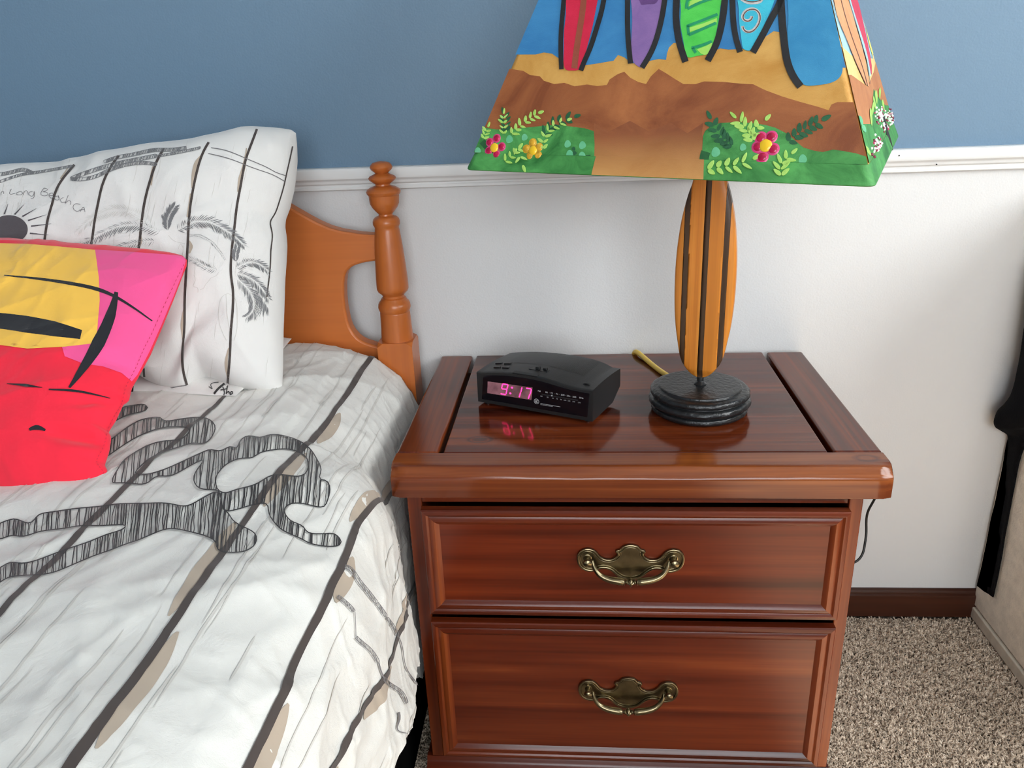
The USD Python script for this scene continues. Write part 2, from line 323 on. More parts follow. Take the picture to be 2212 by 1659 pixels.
def cotton(name, col, rough=.75, bump=.0007, sheen=.2, trans=.0, scale=35.0):
    """Thin cotton: fine creases as bump."""
    nodes = {'g': ('geometry', {}), 'n': ('noise_texture', {'scale': scale, 'detail': 5.0, 'roughness': .6, 'distortion': .8}), 'w': ('noise_texture', {'scale': 900.0, 'detail': 1.0}), 'wm': ('math', {'math_type': 'multiply', 'value2': .12}),
             'a': ('math', {'math_type': 'add'}), 'b': ('bump', {'strength': .6, 'distance': bump}), 'p': ('principled_bsdf', {'base_color': col, 'roughness': rough, 'sheen_weight': sheen, 'specular_ior_level': .25})}
    material(name, nodes, [('g.position', 'n.vector'), ('g.position', 'w.vector'), ('w.fac', 'wm.value1'), ('n.fac', 'a.value1'), ('wm.value', 'a.value2'), ('a.value', 'b.height'), ('b.normal', 'p.normal')])
cotton('duvet_cotton', (.685, .675, .635), .6, .002)
cotton('pillow_cotton', (.69, .675, .65), .75, .0012)
cotton('ink_black', (.022, .020, .021), .7); cotton('ink_stripe', (.058, .045, .040), .7); cotton('ink_tan', (.42, .345, .27), .75); cotton('ink_grey', (.10, .10, .105), .75)
cotton('ink_faint', (.56, .54, .50), .75); cotton('ink_sketch', (.16, .15, .155), .75); cotton('ink_sun', (.085, .075, .083), .75); cotton('ink_hatch', (.17, .17, .175), .75)
cotton('red_cloth', (.80, .018, .045), .85, .0008); cotton('pink_cloth', (.82, .085, .27), .85, .0008); cotton('yellow_cloth', (.86, .50, .075), .85, .0008); cotton('black_cloth', (.013, .014, .018), .85, .0008)
plain('stitch', (.45, .01, .04), .8)
plain('panel_fabric', (.80, .73, .62), .85, .10, 60, .0012, 260)
plain('panel_trim', (.62, .56, .46), .7, .1, 60)
material('carpet', {'g': ('geometry', {}), 'o': ('object_info', {}), 'n': ('noise_texture', {'scale': 130.0, 'detail': 3.0}), 'r': ('rgb_ramp', {'ramp': [(.32, (.26, .195, .14)), (.5, (.55, .44, .335)), (.68, (.85, .72, .58))]}),
                    'p': ('principled_bsdf', {'roughness': .95, 'specular_ior_level': .1, 'sheen_weight': .2})},
         [('g.position', 'n.vector'), ('n.fac', 'r.fac'), ('r.color', 'p.base_color')])
material('carpet_base', {'g': ('geometry', {}), 'n': ('noise_texture', {'scale': 160.0, 'detail': 3.0}), 'r': ('rgb_ramp', {'ramp': [(.32, (.10, .075, .055)), (.5, (.26, .20, .155)), (.68, (.46, .38, .31))]}), 'b': ('bump', {'strength': 1.0, 'distance': .004}),
                    'p': ('principled_bsdf', {'roughness': .95, 'specular_ior_level': .1})},
         [('g.position', 'n.vector'), ('n.fac', 'r.fac'), ('r.color', 'p.base_color'), ('n.fac', 'b.height'), ('b.normal', 'p.normal')])
def canvas(name, lo, hi, scale=9.0, rough=.6, z=None, weave=.0003):
    """Acrylic paint brushed on cloth: two close tones in cloudy strokes, weave as bump."""
    nodes = {'g': ('geometry', {}), 'm': ('mapping', {'scale': (1, 1, 1.3)}), 'n': ('noise_texture', {'scale': scale, 'detail': 6.0, 'roughness': .62, 'distortion': .7}), 'r': ('rgb_ramp', {'ramp': [(.33, lo), (.67, hi)]}),
             'w': ('noise_texture', {'scale': 1100.0, 'detail': 1.0}), 'b': ('bump', {'strength': .5, 'distance': weave}), 'p': ('principled_bsdf', {'roughness': rough})}
    links = [('g.position', 'm.vector'), ('m.vector', 'n.vector'), ('n.fac', 'r.fac'), ('g.position', 'w.vector'), ('w.fac', 'b.height'), ('b.normal', 'p.normal')]
    if z:                                              # a second pair of tones that the painter blended in between two heights
        z0, z1, lo2, hi2 = z
        nodes |= {'r3': ('rgb_ramp', {'ramp': [(.33, lo2), (.67, hi2)]}), 's': ('separate_xyz', {}), 'na': ('math', {'math_type': 'multiply_add', 'value2': (z1 - z0) * .9, 'value3': 0.0}), 'zs': ('math', {'math_type': 'add'}), 'mr': ('map_range', {'from_min': z0 + (z1 - z0) * .45, 'from_max': z1 + (z1 - z0) * .45, 'clamp': True}), 'x': ('mix', {})}
        links += [('n.fac', 'r3.fac'), ('g.position', 's.vector'), ('n.fac', 'na.value1'), ('s.z', 'zs.value1'), ('na.value', 'zs.value2'), ('zs.value', 'mr.value'), ('mr.result', 'x.fac'), ('r3.color', 'x.color1'), ('r.color', 'x.color2'), ('x.color', 'p.base_color')]
    else: links.append(('r.color', 'p.base_color'))
    return material(name, nodes, links)
canvas('paint_sky', (.025, .17, .40), (.05, .25, .50), 14); canvas('paint_sand', (.50, .235, .038), (.66, .37, .095), 14)
canvas('paint_brown', (.20, .050, .012), (.40, .135, .040), 13)
canvas('paint_path', (.17, .042, .012), (.30, .095, .030), 16, z=(.900, .945, (.44, .19, .05), (.62, .33, .10)))
canvas('paint_green', (.012, .13, .020), (.085, .36, .085), 22); canvas('paint_green_deep', (.008, .075, .02), (.015, .12, .03), 30); canvas('paint_mint', (.10, .42, .20), (.16, .50, .27), 40)
canvas('paint_leaf', (.30, .55, .09), (.42, .68, .16), 60); canvas('paint_leaf_dark', (.008, .07, .025), (.015, .12, .045), 60); canvas('paint_red', (.55, .008, .04), (.66, .014, .06), 20)
canvas('paint_red_stripe', (.27, .055, .03), (.30, .075, .04), 40); canvas('paint_purple', (.20, .11, .31), (.26, .14, .36), 30); canvas('paint_purple_dark', (.10, .04, .16), (.14, .06, .2), 30)
canvas('paint_lime', (.055, .50, .06), (.09, .62, .085), 30); canvas('paint_lime_light', (.33, .66, .10), (.38, .72, .13), 30); canvas('paint_teal', (.008, .24, .10), (.014, .30, .13), 30)
canvas('paint_aqua', (.035, .42, .58), (.05, .52, .66), 20); canvas('paint_black', (.010, .010, .011), (.016, .016, .017), 40); canvas('paint_board_blue', (.022, .21, .42), (.045, .28, .50), 18)
canvas('paint_silver', (.45, .43, .42), (.62, .60, .58), 80); canvas('paint_umber', (.10, .05, .04), (.15, .08, .06), 80); canvas('paint_orange', (.66, .27, .11), (.74, .33, .15), 20); canvas('paint_pale', (.70, .48, .16), (.78, .58, .25), 16)
canvas('paint_pale_blue', (.30, .56, .70), (.42, .66, .78), 20); canvas('paint_rust', (.40, .14, .045), (.52, .22, .08), 20); canvas('paint_crimson', (.55, .03, .07), (.62, .05, .10), 30); canvas('paint_yellow', (.70, .62, .12), (.78, .70, .2), 30)
plain('puffy_pink', (.42, .008, .055), .2, .3, 200); plain('puffy_rim', (.62, .05, .19), .25); plain('puffy_yellow', (.80, .50, .02), .2); plain('puffy_gold', (.62, .34, .03), .15, .3, 200)

# ------------------------------------------------------------------ the room
T = .14
struct('wall_back', box(LX - T, RX + T, 0, T, 0, CZ), 'wall_paint', 'back wall painted slate blue above and pale grey below the rail')
struct('wall_left', box(LX - T, LX, FY, 0, 0, CZ), 'wall_paint')
def wall_with_holes(a0, a1, holes, mk):
    out, a = [], a0
    for h0, h1, z0, z1 in holes: out += [mk(a, h0, 0, CZ), mk(h0, h1, 0, z0), mk(h0, h1, z1, CZ)]; a = h1
    return cat(*out, mk(a, a1, 0, CZ))
struct('wall_right', wall_with_holes(FY, 0, WINS, lambda a, b, c, d: box(RX, RX + T, a, b, c, d)), 'wall_paint')
struct('wall_front', wall_with_holes(LX - T, RX + T, [WIN2], lambda a, b, c, d: box(a, b, FY - T, FY, c, d)), 'wall_paint')
struct('ceiling', box(LX - T, RX + T, FY - T, T, CZ, CZ + .1), 'ceiling_paint')
struct('floor', box(LX - T, RX + T, FY - T, T, -.1, -.011), 'carpet_base', 'floor covered with taupe cut pile carpet')
def window(name, a0, a1, z0, z1, mk):
    w = UsdGeom.Xform.Define(stage, '/World/' + name).GetPrim(); w.SetCustomDataByKey('kind', 'structure'); ORIGIN['/World/' + name] = np.zeros(3)
    b, am, zm = .05, (a0 + a1) / 2, (z0 + z1) / 2
    obj('window_frame', cat(mk(a0, a0 + b, z0, z1, .03, .11), mk(a1 - b, a1, z0, z1, .03, .11), mk(a0 + b, a1 - b, z0, z0 + b, .03, .11), mk(a0 + b, a1 - b, z1 - b, z1, .03, .11), mk(am - .02, am + .02, z0 + b, z1 - b, .04, .10)), 'white_trim', w)
    obj('window_pane', mk(a0 + b, am - .02, z0 + b, z1 - b, .068, .072), 'pane', w); obj('window_pane', mk(am + .02, a1 - b, z0 + b, z1 - b, .068, .072), 'pane', w)
    obj('window_sill', mk(a0 - .04, a1 + .04, z0 - .03, z0, -.05, .03), 'white_trim', w)
for k, w_ in enumerate(WINS): window(f'window_{k + 1}', *w_, lambda a0, a1, z0, z1, d0, d1: box(RX + d0, RX + d1, a0, a1, z0, z1))
window('window_3', *WIN2, lambda a0, a1, z0, z1, d0, d1: box(a0, a1, FY - d1, FY - d0, z0, z1))
# chair rail: a flat board with a bead and a cove below, then the quirk
RAIL = [(0, .8385), (-.007, .8385), (-.0095, .840), (-.0095, .8435), (-.008, .8455), (-.008, .8475), (-.0115, .8495), (-.0125, .8515), (-.0125, .853), (-.0135, .855), (-.0165, .8575), (-.0175, .8605), (-.0175, .8705), (-.0165, .8735), (-.014, .8750), (0, .8750)]
tr = struct('trim_1', extrude_x(RAIL, LX, RX), 'white_trim', 'white moulded chair rail along the back wall')
for k, (x, z) in enumerate(((1.168, .866), (1.226, .851))): obj('nail_hole', tube([(x, -.0172, z), (x, -.0181, z)], .0011, 8), 'black_paint', tr)
BASE = [(0, 0), (-.012, 0), (-.012, .044), (-.0115, .047), (-.0075, .0495), (-.0075, .052), (-.006, .056), (-.003, .0582), (0, .0582)]
struct('baseboard_back', extrude_x(BASE, LX, RX), 'skirting_wood', 'dark stained wooden baseboard along the back wall')
# carpet pile: one tuft shape per variant, scattered where the floor shows
def tuft(seed):
    r = np.random.default_rng(seed); ms = []
    for _ in range(3):
        a, l = r.uniform(0, 6.28), r.uniform(.0035, .007); b = r.uniform(0, .0022); p0 = np.array([b * math.cos(a), b * math.sin(a), -.012]); q = p0 + (l * .3 * math.cos(a), l * .3 * math.sin(a), .0085); e = q + (l * .55 * math.cos(a + .8), l * .55 * math.sin(a + .8), r.uniform(.001, .0045))
        ms.append(tube([p0, q, e], [.0010, .0016, .0009], 5))
    return cat(*ms)
protos = UsdGeom.PointInstancer.Define(stage, '/World/carpet_pile')
tag(protos.GetPrim(), 'taupe cut pile of the carpet between nightstand and cabinet', 'carpet', None, 'stuff')
for k in range(5):
    m = usdkit.mesh(stage, f'/World/carpet_pile/tufts/tuft_{k:03d}', tuft(k), MAT['carpet'], 40); protos.CreatePrototypesRel().AddTarget(m.GetPath())
ax_, ay_ = np.meshgrid(np.arange(.30, 1.95, .0040), np.arange(-1.35, -.014, .0040), indexing='ij')
pts = np.c_[ax_.ravel(), ay_.ravel(), np.zeros(ax_.size)] + np.r_['-1', rng.uniform(-.0018, .0018, (ax_.size, 2)), rng.uniform(-.002, .001, (ax_.size, 1))]
pts = pts[~((pts[:, 0] > 1.43) & (pts[:, 1] > -.42))]
pts[:, 2] += (fbm(pts * 18, 2, 5) - .5) * .004
na = len(pts); yaw = rng.uniform(0, 2 * np.pi, na)
protos.CreatePositionsAttr(Vt.Vec3fArray.FromNumpy(pts.astype(np.float32))); protos.CreateProtoIndicesAttr(Vt.IntArray.FromNumpy(rng.integers(0, 5, na).astype(np.int32)))
protos.CreateOrientationsAttr([Gf.Quath(float(math.cos(a / 2)), 0, 0, float(math.sin(a / 2))) for a in yaw])

# ------------------------------------------------------------------ nightstand
XL, XR, ZT, YB, YF, TH = .4295, 1.0495, .5483, -.012, -.4427, .0406
NR = -.0114
ns = thing('nightstand', 'reddish brown pine nightstand with two drawers and brass pulls standing beside the bed', 'nightstand', (XL + .31, -.25, 0), NR)
JY, GL, GR, Z0 = -.3945, .4885, .9865, ZT - .033
def worn(mesh, amp=.0012, s=22, seed=1):
    v, f = va(mesh); d = np.stack([fbm(v * s, 3, seed + i) - .5 for i in range(3)], -1) * 2 * amp; return v + d * np.array([0, 1, 1]), f
obj('end_board', rbox(XL, GL - .0035, JY + .0004, YB, Z0, ZT, .004, 5), 'pine_end', ns)
obj('end_board', rbox(GR + .0035, XR, JY + .0004, YB, Z0, ZT, .004, 5), 'pine_end', ns)
obj('center_board', rbox(GL + .0035, GR - .0035, JY + .0004, YB, Z0, ZT - .0002, .0025, 5), 'pine_top', ns)
# front board: a soft, hand-worn front edge
fb = rbox(XL, XR, YF, JY - .0004, ZT - TH, ZT, .0015, 4)
v, f = trimesh.remesh.subdivide_to_size(*fb, .012); t = np.clip((v[:, 2] - (ZT - .016)) / .016, 0, 1)
front = np.clip((JY - .028 - v[:, 1]) / .02, 0, 1); w_ = fbm(np.c_[v[:, 0] * 9, v[:, 0] * 0, v[:, 0] * 0], 3, 4) - .5
v[:, 1] += front * t ** 2.2 * (.009 + .004 * w_); v[:, 2] -= front * np.clip((JY - .033 - v[:, 1]) / .012, 0, 1) ** 2 * t * (.0045 + .004 * w_)
endr = np.clip((np.abs(v[:, 0] - (XL + XR) / 2) - .302) / .008, 0, 1); v[:, 2] -= endr ** 2 * t * .006 * front; v[:, 1] += endr ** 2 * .005 * front
obj('front_board', (v, f), 'pine_front_board', ns, 50)
obj('groove_bed', box(XL + .004, XR - .004, JY + .001, YB - .002, ZT - TH, Z0 + .0005), 'dark_plastic', ns)
BX0, BX1, BYF = .4455, 1.0223, -.4247
obj('side_panel', rbox(BX0, BX0 + .019, BYF, YB - .004, .055, ZT - TH, .0015), 'pine_upright', ns); obj('side_panel', rbox(BX1 - .017, BX1, BYF, YB - .004, .055, ZT - TH, .0015), 'pine_upright', ns)
obj('back_panel', box(BX0 + .019, BX1 - .017, YB - .012, YB - .005, .055, ZT - TH), 'pine_upright', ns)
for z0, z1 in ((.490, ZT - TH), (.312, .3225), (.055, .0675)): obj('rail', box(BX0 + .0192, BX1 - .0172, BYF + .004, BYF + .03, z0, z1), 'pine_along', ns)
obj('bottom_panel', box(BX0 + .0192, BX1 - .0172, BYF + .031, YB - .013, .056, .066), 'pine_along', ns)
obj('inner_shelf', box(BX0 + .0192, BX1 - .0172, BYF + .031, YB - .013, .313, .321), 'pine_along', ns)
# base moulding and plinth
BM = [(.02, 0), (0, 0), (0, .035), (.002, .041), (.008, .046), (.010, .050), (.0125, .0545), (.02, .0545)]
obj('base_moulding', extrude_x([(BYF - .012 + y, z) for y, z in BM], BX0 - .008, BX1 + .004), 'pine_along', ns, 25)
for x0, x1 in ((BX0 - .008, BX0 + .006), (BX1 - .006, BX1 + .004)): obj('base_moulding', box(x0, x1, BYF + .0085, YB - .004, 0, .052), 'pine_along', ns)
# drawers
DX0, DX1 = .4648, 1.0052
def moulding(x0, x1, z0, z1, yb, w=.027):
    """A mitred picture-frame moulding; four pieces, each (name, mesh)."""
    prof = [(0, 0), (0, .016), (.0015, .0185), (.0045, .0195), (.0065, .0195), (.0085, .0170), (.0095, .0165), (.0125, .0185), (.0165, .0190), (.0195, .0165), (.0225, .0125), (.0245, .0110), (.0262, .0100), (w, .0095), (w, 0)]
    def piece(a, b, mk):
        vs = []
        for d, h in prof: vs.append([mk(a, d, h * .68, True), mk(b, d, h * .68, False)])
        v = np.array(vs).reshape(-1, 3); n = len(prof); i = np.arange(n); k = (i + 1) % n
        q = np.stack([2 * i, 2 * i + 1, 2 * k + 1, 2 * k], -1); f = np.vstack([q[:, [0, 1, 2]], q[:, [0, 2, 3]]])
        m = trimesh.Trimesh(v, f, process=False); c1 = earcut([np.array(prof)])[1]; f = np.vstack([f, 2 * c1, 2 * c1[:, ::-1] + 1])
        m = trimesh.Trimesh(v, f, process=False); m.fix_normals(); return np.array(m.vertices), np.array(m.faces)
    sh = {True: 1, False: -1}
    return [piece(x0, x1, lambda a, d, h, s: (a + sh[s] * d, yb - h, z1 - d)), piece(x0, x1, lambda a, d, h, s: (a + sh[s] * d, yb - h, z0 + d)),
            piece(z0, z1, lambda a, d, h, s: (x0 + d, yb - h, a + sh[s] * d)), piece(z0, z1, lambda a, d, h, s: (x1 - d, yb - h, a + sh[s] * d))]
def c4(pts, y): return on_y(crop(pts, 1220, 1150, 7.3733), y)
def handle(dr, dx, dz):
    """A bat-wing brass pull: back plate, two posts, a drop bail with a turned middle."""
    yp = BYF - .0102
    half = [(1080, 198), (1010, 207), (950, 232), (905, 275), (868, 284), (842, 302), (838, 322), (862, 345), (852, 378), (815, 412), (765, 434), (700, 436), (640, 420), (590, 385), (545, 332), (490, 292), (420, 272), (345, 278), (280, 308), (236, 362), (222, 430), (232, 505), (270, 570), (330, 615), (400, 636), (470, 640), (530, 618), (600, 592), (680, 588), (760, 618), (830, 672), (900, 722), (990, 750), (1080, 758)]
    P = c4(half, BYF - .0128); x = P[:, 0] - P[0, 0]; z = P[:, 2] + np.abs(x) * .015
    right = np.c_[-x, z][::-1][1:-1]; ring = np.vstack([np.c_[x, z], right]) + (.7350, 0)
    ring = spline(ring, 150, True); poly = Polygon(ring).buffer(0); poly = poly if poly.exterior.is_ccw else Polygon(poly.exterior.coords[::-1])
    put = lambda m, y0: place(m, (dx, y0, dz), (1, 0, 0), (0, 0, 1), (0, -1, 0))
    rim = poly.difference(poly.buffer(-.0034)); rim2 = poly.buffer(-.0042).difference(poly.buffer(-.0054))
    plate = obj('pull_plate', cat(put(slab(poly, .0016, .0005), yp), put(slab(rim, .0026, .0011), yp - .0012), put(slab(rim2, .0009, .0004), yp - .0014)), 'brass', dr, 30)
    px_, pz_ = .0555, float(c4([(410, 500)], BYF - .0235)[0, 2]); cx = .735
    for s in (-1, 1):
        c = np.array([cx + s * px_ + dx, yp, pz_ + dz])
        obj('pull_post', place(lathe([(.0001, 0), (.0068, 0), (.0068, .0012), (.0045, .002), (.0038, .005), (.0040, .009), (.0052, .0105), (.0058, .0125), (.0052, .0150), (.003, .0164), (.0001, .0168)], seg=20), c, (1, 0, 0), (0, 0, 1), (0, -1, 0)), 'brass', dr)
    dep = lambda t: -.0085 - .008 * np.sin(np.clip(t, 0, 1) * np.pi / 2)
    L = c4([(474, 500), (486, 560), (530, 640), (600, 705), (690, 742), (800, 765), (900, 775), (962, 783)], BYF - .0102 - .0150)
    x, z = L[:, 0] - .735, L[:, 2]; t = np.linspace(0, 1, len(x)); path = spline(np.c_[x, dep(t), z], 40); rr = np.interp(np.linspace(0, 1, 40), [0, .1, .35, .7, .9, 1], [.0018, .0024, .0034, .0046, .0050, .0042])
    zc = path[-1, 2] + dz
    parts = []
    for s in (-1, 1):
        p = np.c_[path[:, 0] * (1 if s < 0 else -1), path[:, 1], path[:, 2]]
        p = p + (.735 + dx, yp, dz); parts.append(tube(p, rr, 12)); e = p[-1]
        for q, r in ((.0008, .0044), (.0030, .0026), (.0046, .0036)): parts.append(ellipsoid(e + (-s * q, 0, -.0002), (.0011, r, r)))
    mid = np.array([.735 + dx, yp + dep(1), zc]); parts.append(tube([mid - (.0066, 0, 0), mid + (.0066, 0, 0)], .0021, 10)); parts.append(ellipsoid(mid, (.0036, .0056, .0056)))
    parts.append(place(lathe([(.0001, -.0082), (.0011, -.0066), (.0022, -.0042), (.0050, -.0012), (.0055, 0), (.0048, .0012), (.0022, .0034), (.0009, .0052), (.0001, .0058)], seg=14), mid, (1, 0, 0), (0, 1, 0), (0, 0, 1)))
    obj('pull_bail', cat(*parts), 'brass', dr, 40)
for k, (z0, z1, pm, hz) in enumerate(((.3235, .4865, 'pine_panel', 0.0), (.0685, .3105, 'pine_panel_low', -.2155))):
    dr = obj('drawer', cat(rbox(DX0 + .001, DX1 - .001, BYF - .0095, BYF - .001, z0 + .001, z1 - .001, .0008, 2)), pm, ns, 30)
    for i, (m, mt) in enumerate(zip(moulding(DX0, DX1, z0, z1, BYF - .001), ('pine_along', 'pine_along', 'pine_upright', 'pine_upright'))): obj('moulding', m, mt, dr, 28)
    handle(dr, 0.0, hz)

# ------------------------------------------------------------------ bed with headboard
BXC, PX, PY = -.14, .3710, -.070
bed = thing('bed', 'honey maple bed with shaped headboard and turned post beside the nightstand', 'bed', (BXC, -.07, 0))
def c5(pts): return crop(pts, 600, 320, 2.862)
def post(x0):
    prof = [(80, 3), (84, 30), (90, 50), (104, 63), (118, 68), (132, 62), (146, 45), (154, 38), (162, 52), (172, 74), (184, 83), (196, 78), (208, 62), (220, 45), (230, 46), (240, 76), (254, 98), (268, 104), (280, 101), (290, 92), (310, 91), (340, 88), (365, 76), (390, 56), (405, 42), (416, 44), (424, 66), (436, 78), (452, 83), (468, 83), (482, 76), (490, 73), (500, 75), (600, 86), (700, 93), (800, 99), (850, 100), (868, 99), (882, 93), (896, 76), (906, 68), (918, 68), (924, 78), (938, 84), (944, 92), (958, 100), (978, 103), (996, 98), (1006, 93), (1014, 95), (1100, 98), (1190, 103), (1215, 104)]
    zs = on_y(c5([(640 + (y - 80) * .0893, y) for y, _ in prof]), PY)[:, 2]; rs = [h / 2.862 / 1345 for _, h in prof]
    l = PchipInterpolator(-zs, rs) if False else None
    ring = lathe([(r, z) for z, r in zip(zs[::-1], rs[::-1])], (x0, PY), 40)
    zt = zs[-2]; hw = .0290
    sq = m3.Manifold.cube((2 * hw, 2 * hw, zt + .004), False).translate((x0 - hw, PY - hw, 0)); cone = m3.Manifold.cylinder(.09, .0362 + .075, .0362 - .002, 64).translate((x0, PY, zt - .085)); low = m3.Manifold.cube((1, 1, zt - .08), False).translate((x0 - .5, PY - .5, 0))
    return cat(ring, sq ^ (cone + low))
obj('bed_post', post(PX), 'maple', bed, 35); obj('bed_post', post(2 * BXC - PX), 'maple', bed, 35)
top = on_y(c5([(610, 526), (560, 525), (520, 522), (440, 510), (360, 493), (270, 458), (180, 410), (85, 355)]), -.058)[:, [0, 2]].tolist()
hole = on_y(c5([(620, 689), (560, 696), (520, 705), (480, 719), (452, 737), (432, 765), (422, 800), (419, 850), (420, 900), (424, 950), (432, 1005), (448, 1075), (470, 1122), (500, 1158), (545, 1187), (600, 1206), (640, 1216)]), -.058)[:, [0, 2]].tolist()
half = top + [(.175, .853), (.13, .872), (.06, .884), (-.04, .889), (BXC, .890)]
arm = [(PX - .012, top[0][1])] + half
left = [(2 * BXC - x, z) for x, z in arm[::-1][1:]]
sm = lambda a: spline(a, 60).tolist()
right_h = sm(hole); left_h = [(2 * BXC - x, z) for x, z in right_h[::-1]]
outline = [(PX - .012, right_h[0][1])] + sm(arm) + sm(left) + left_h + [(2 * BXC - PX + .012, .45), (PX - .012, .45), (PX - .012, right_h[-1][1])] + right_h[::-1]
# outer edge, then the two open handholds as notches closed by the posts
pan = Polygon(sm(arm) + sm(left) + [(2 * BXC - PX + .012, .45), (PX - .012, .45)]).buffer(0)
for hh in (right_h, left_h):
    ex = PX + .02 if hh is right_h else 2 * BXC - PX - .02
    pan = pan.difference(Polygon([(ex, hh[0][1])] + hh + [(ex, hh[-1][1])] if hh is right_h else hh + [(ex, hh[-1][1]), (ex, hh[0][1])]).buffer(0))
if pan.geom_type != 'Polygon': pan = max(pan.geoms, key=lambda g: g.area)
obj('headboard_panel', place(slab(pan.simplify(.0004), .022, .004), (0, -.0475, 0), (1, 0, 0), (0, 0, 1), (0, -1, 0)), 'maple_panel', bed, 35)
mt = obj('mattress', rbox(BXC - .455, BXC + .455, -1.95, -.11, .37, .562, .05, 6), 'duvet_cotton'); tag(mt, 'mattress under the printed white duvet', 'mattress')
bs = obj('box_spring', rbox(BXC - .548, BXC + .548, -1.95, -.115, .0, .368, .008, 4), 'box_cloth'); tag(bs, 'black cloth bed skirt and base showing in the dark gap below the duvet hem', 'bed base')

# ------------------------------------------------------------------ duvet: a sheet of cloth with its own coordinates (s across the bed from x = 0, y along it)
PA = np.array([(BXC, .604), (.0, .605), (.10, .604), (.20, .602), (.28, .596), (.324, .584), (.36, .562), (.388, .530), (.405, .49), (.413, .45), (.417, .40), (.420, .34), (.422, .28), (.424, .20), (.425, .10)])   # beside the nightstand
PB = np.array([(BXC, .604), (.0, .606), (.10, .606), (.20, .605), (.28, .603), (.34, .598), (.385, .587), (.418, .568), (.438, .542), (.449, .505), (.454, .46), (.458, .40), (.462, .33), (.466, .25), (.470, .10)])   # in front of it
arc_of = lambda p: np.r_[0, np.cumsum(np.linalg.norm(np.diff(p, axis=0), axis=1))]
aA, aB = arc_of(PA), arc_of(PB); arc = np.array([0, min(aA[-1], aB[-1])]); S0 = -BXC
cub = lambda a, p, k: CubicSpline(a, p[:, k])
SM = arc[-1] - S0                                      # arc length from x = 0 to the lowest hem
SG = np.arange(-.14 * 2 - SM, SM + .0001, .0042); YG = np.r_[np.arange(-.0735, -1.25, -.0045), np.arange(-1.25, -2.0, -.012)]
s_, y_ = np.meshgrid(SG, YG, indexing='ij')
mir = s_ < BXC; a_ = np.abs(s_ - BXC)                   # mirrored about the bed's middle
wf = np.clip((-.40 - y_) / .16, 0, 1); wf = wf * wf * (3 - 2 * wf)
X, Z = ((1 - wf) * cub(aA, PA, k)(a_) + wf * cub(aB, PB, k)(a_) for k in (0, 1))
drop = np.clip((a_ - .56) / .25, 0, 1.3)
flare = np.interp(y_, [-2, -1.1, -.8, -.62, -.5, -.44, -.38, -.1], [.006, .006, .004, .002, .0, .0, .0, -.004])
X = X + flare * drop ** 1.1 + .012 * drop * np.sin(y_ * 17 + 1.0) * np.clip((-.45 - y_) / .1, 0, 1)
Z = Z - .0 * drop
hd = np.clip((y_ + .125) / .055, 0, 1); Z = Z - hd ** 2 * .03 * np.clip(1 - drop * 2, 0, 1); X = X - hd ** 2 * .01
X = np.where(mir, 2 * BXC - X, X)
foot = np.clip((-1.86 - y_) / .14, 0, 1); Z = Z - foot ** 2 * .1
base = np.stack([X, y_, Z], -1)
def normals(P):
    n = np.cross(np.gradient(P, axis=0), -np.gradient(P, axis=1)); n /= np.maximum(np.linalg.norm(n, axis=-1, keepdims=True), 1e-12); return n
N0 = normals(base); N0 *= np.sign(N0[..., 2:3] + N0[..., 0:1] * np.where(mir, -1, 1)[..., None] + 1e-9)
def rot2(u, w, deg): c, s = math.cos(math.radians(deg)), math.sin(math.radians(deg)); return u * c + w * s, -u * s + w * c
def folds(u, w, deg, along, across, seed, sharp=3.0, warp=.03):
    """Soft ridges running at an angle; sharp > 1 makes them narrow."""
    q = np.stack([u * 7, w * 7, u * 0 + seed], -1); du = (fbm(q, 2, seed) - .5) * warp * 2; a, b = rot2(u + du, w + du * .7, deg)
    n = noise(np.stack([a / along, b / across, a * 0 + seed * 3.1], -1), seed); return (1 - np.abs(2 * n - 1)) ** sharp
side = np.clip((s_ - .34) / .2, 0, 1); near = np.clip((-.45 - y_) / .35, 0, 1); rough = .5 + .5 * side
D = .009 * (fbm(np.stack([s_ * 4.0, y_ * 4.0, s_ * 0 + 3], -1), 3, 11) - .5) * 2
D += .0095 * folds(s_, y_, 25, .28, .075, 3, 3.0) * (fbm(np.stack([s_ * 5, y_ * 5, s_ * 0], -1), 2, 21))
D += .0075 * folds(s_, y_, 118, .22, .055, 5, 3.5) * (fbm(np.stack([s_ * 6, y_ * 6, s_ * 0], -1), 2, 23)) * (.5 + side)
D += .0040 * folds(s_, y_, 70, .10, .030, 8, 4.0) * rough
D += .0024 * folds(s_, y_, 150, .06, .018, 9, 5.0) * rough
D += .0080 * folds(s_, y_, 62, .34, .10, 14, 2.2, .05) * side * np.clip((-.40 - y_) / .2, 0, 1)
D += .0040 * folds(s_, y_, 8, .20, .022, 15, 3.0) * np.exp(-((y_ + .335) / .035) ** 2) * (s_ < .34)      # puckers in front of the pillows
D *= np.clip((SM + .02 - s_) / .05, .35, 1)
D = np.where((s_ > .30) & (y_ > -.46), D * .75, D)
P = base + N0 * D[..., None]
lim = .4285 + np.clip((ZT - TH - .004 - P[..., 2]) / .02, 0, 1) * .013                          # it lies against the nightstand's side
P[..., 0] = np.where((y_ > -.455) & (P[..., 2] < ZT + .004) & ~mir, np.minimum(P[..., 0], lim), P[..., 0])
P[..., 0] = np.where((y_ > -.104) & ~mir, np.minimum(P[..., 0], .337), P[..., 0]); P[..., 0] = np.where((y_ > -.104) & mir, np.maximum(P[..., 0], 2 * BXC - .337), P[..., 0])
PN = normals(P); PN *= np.sign((PN * N0).sum(-1, keepdims=True))
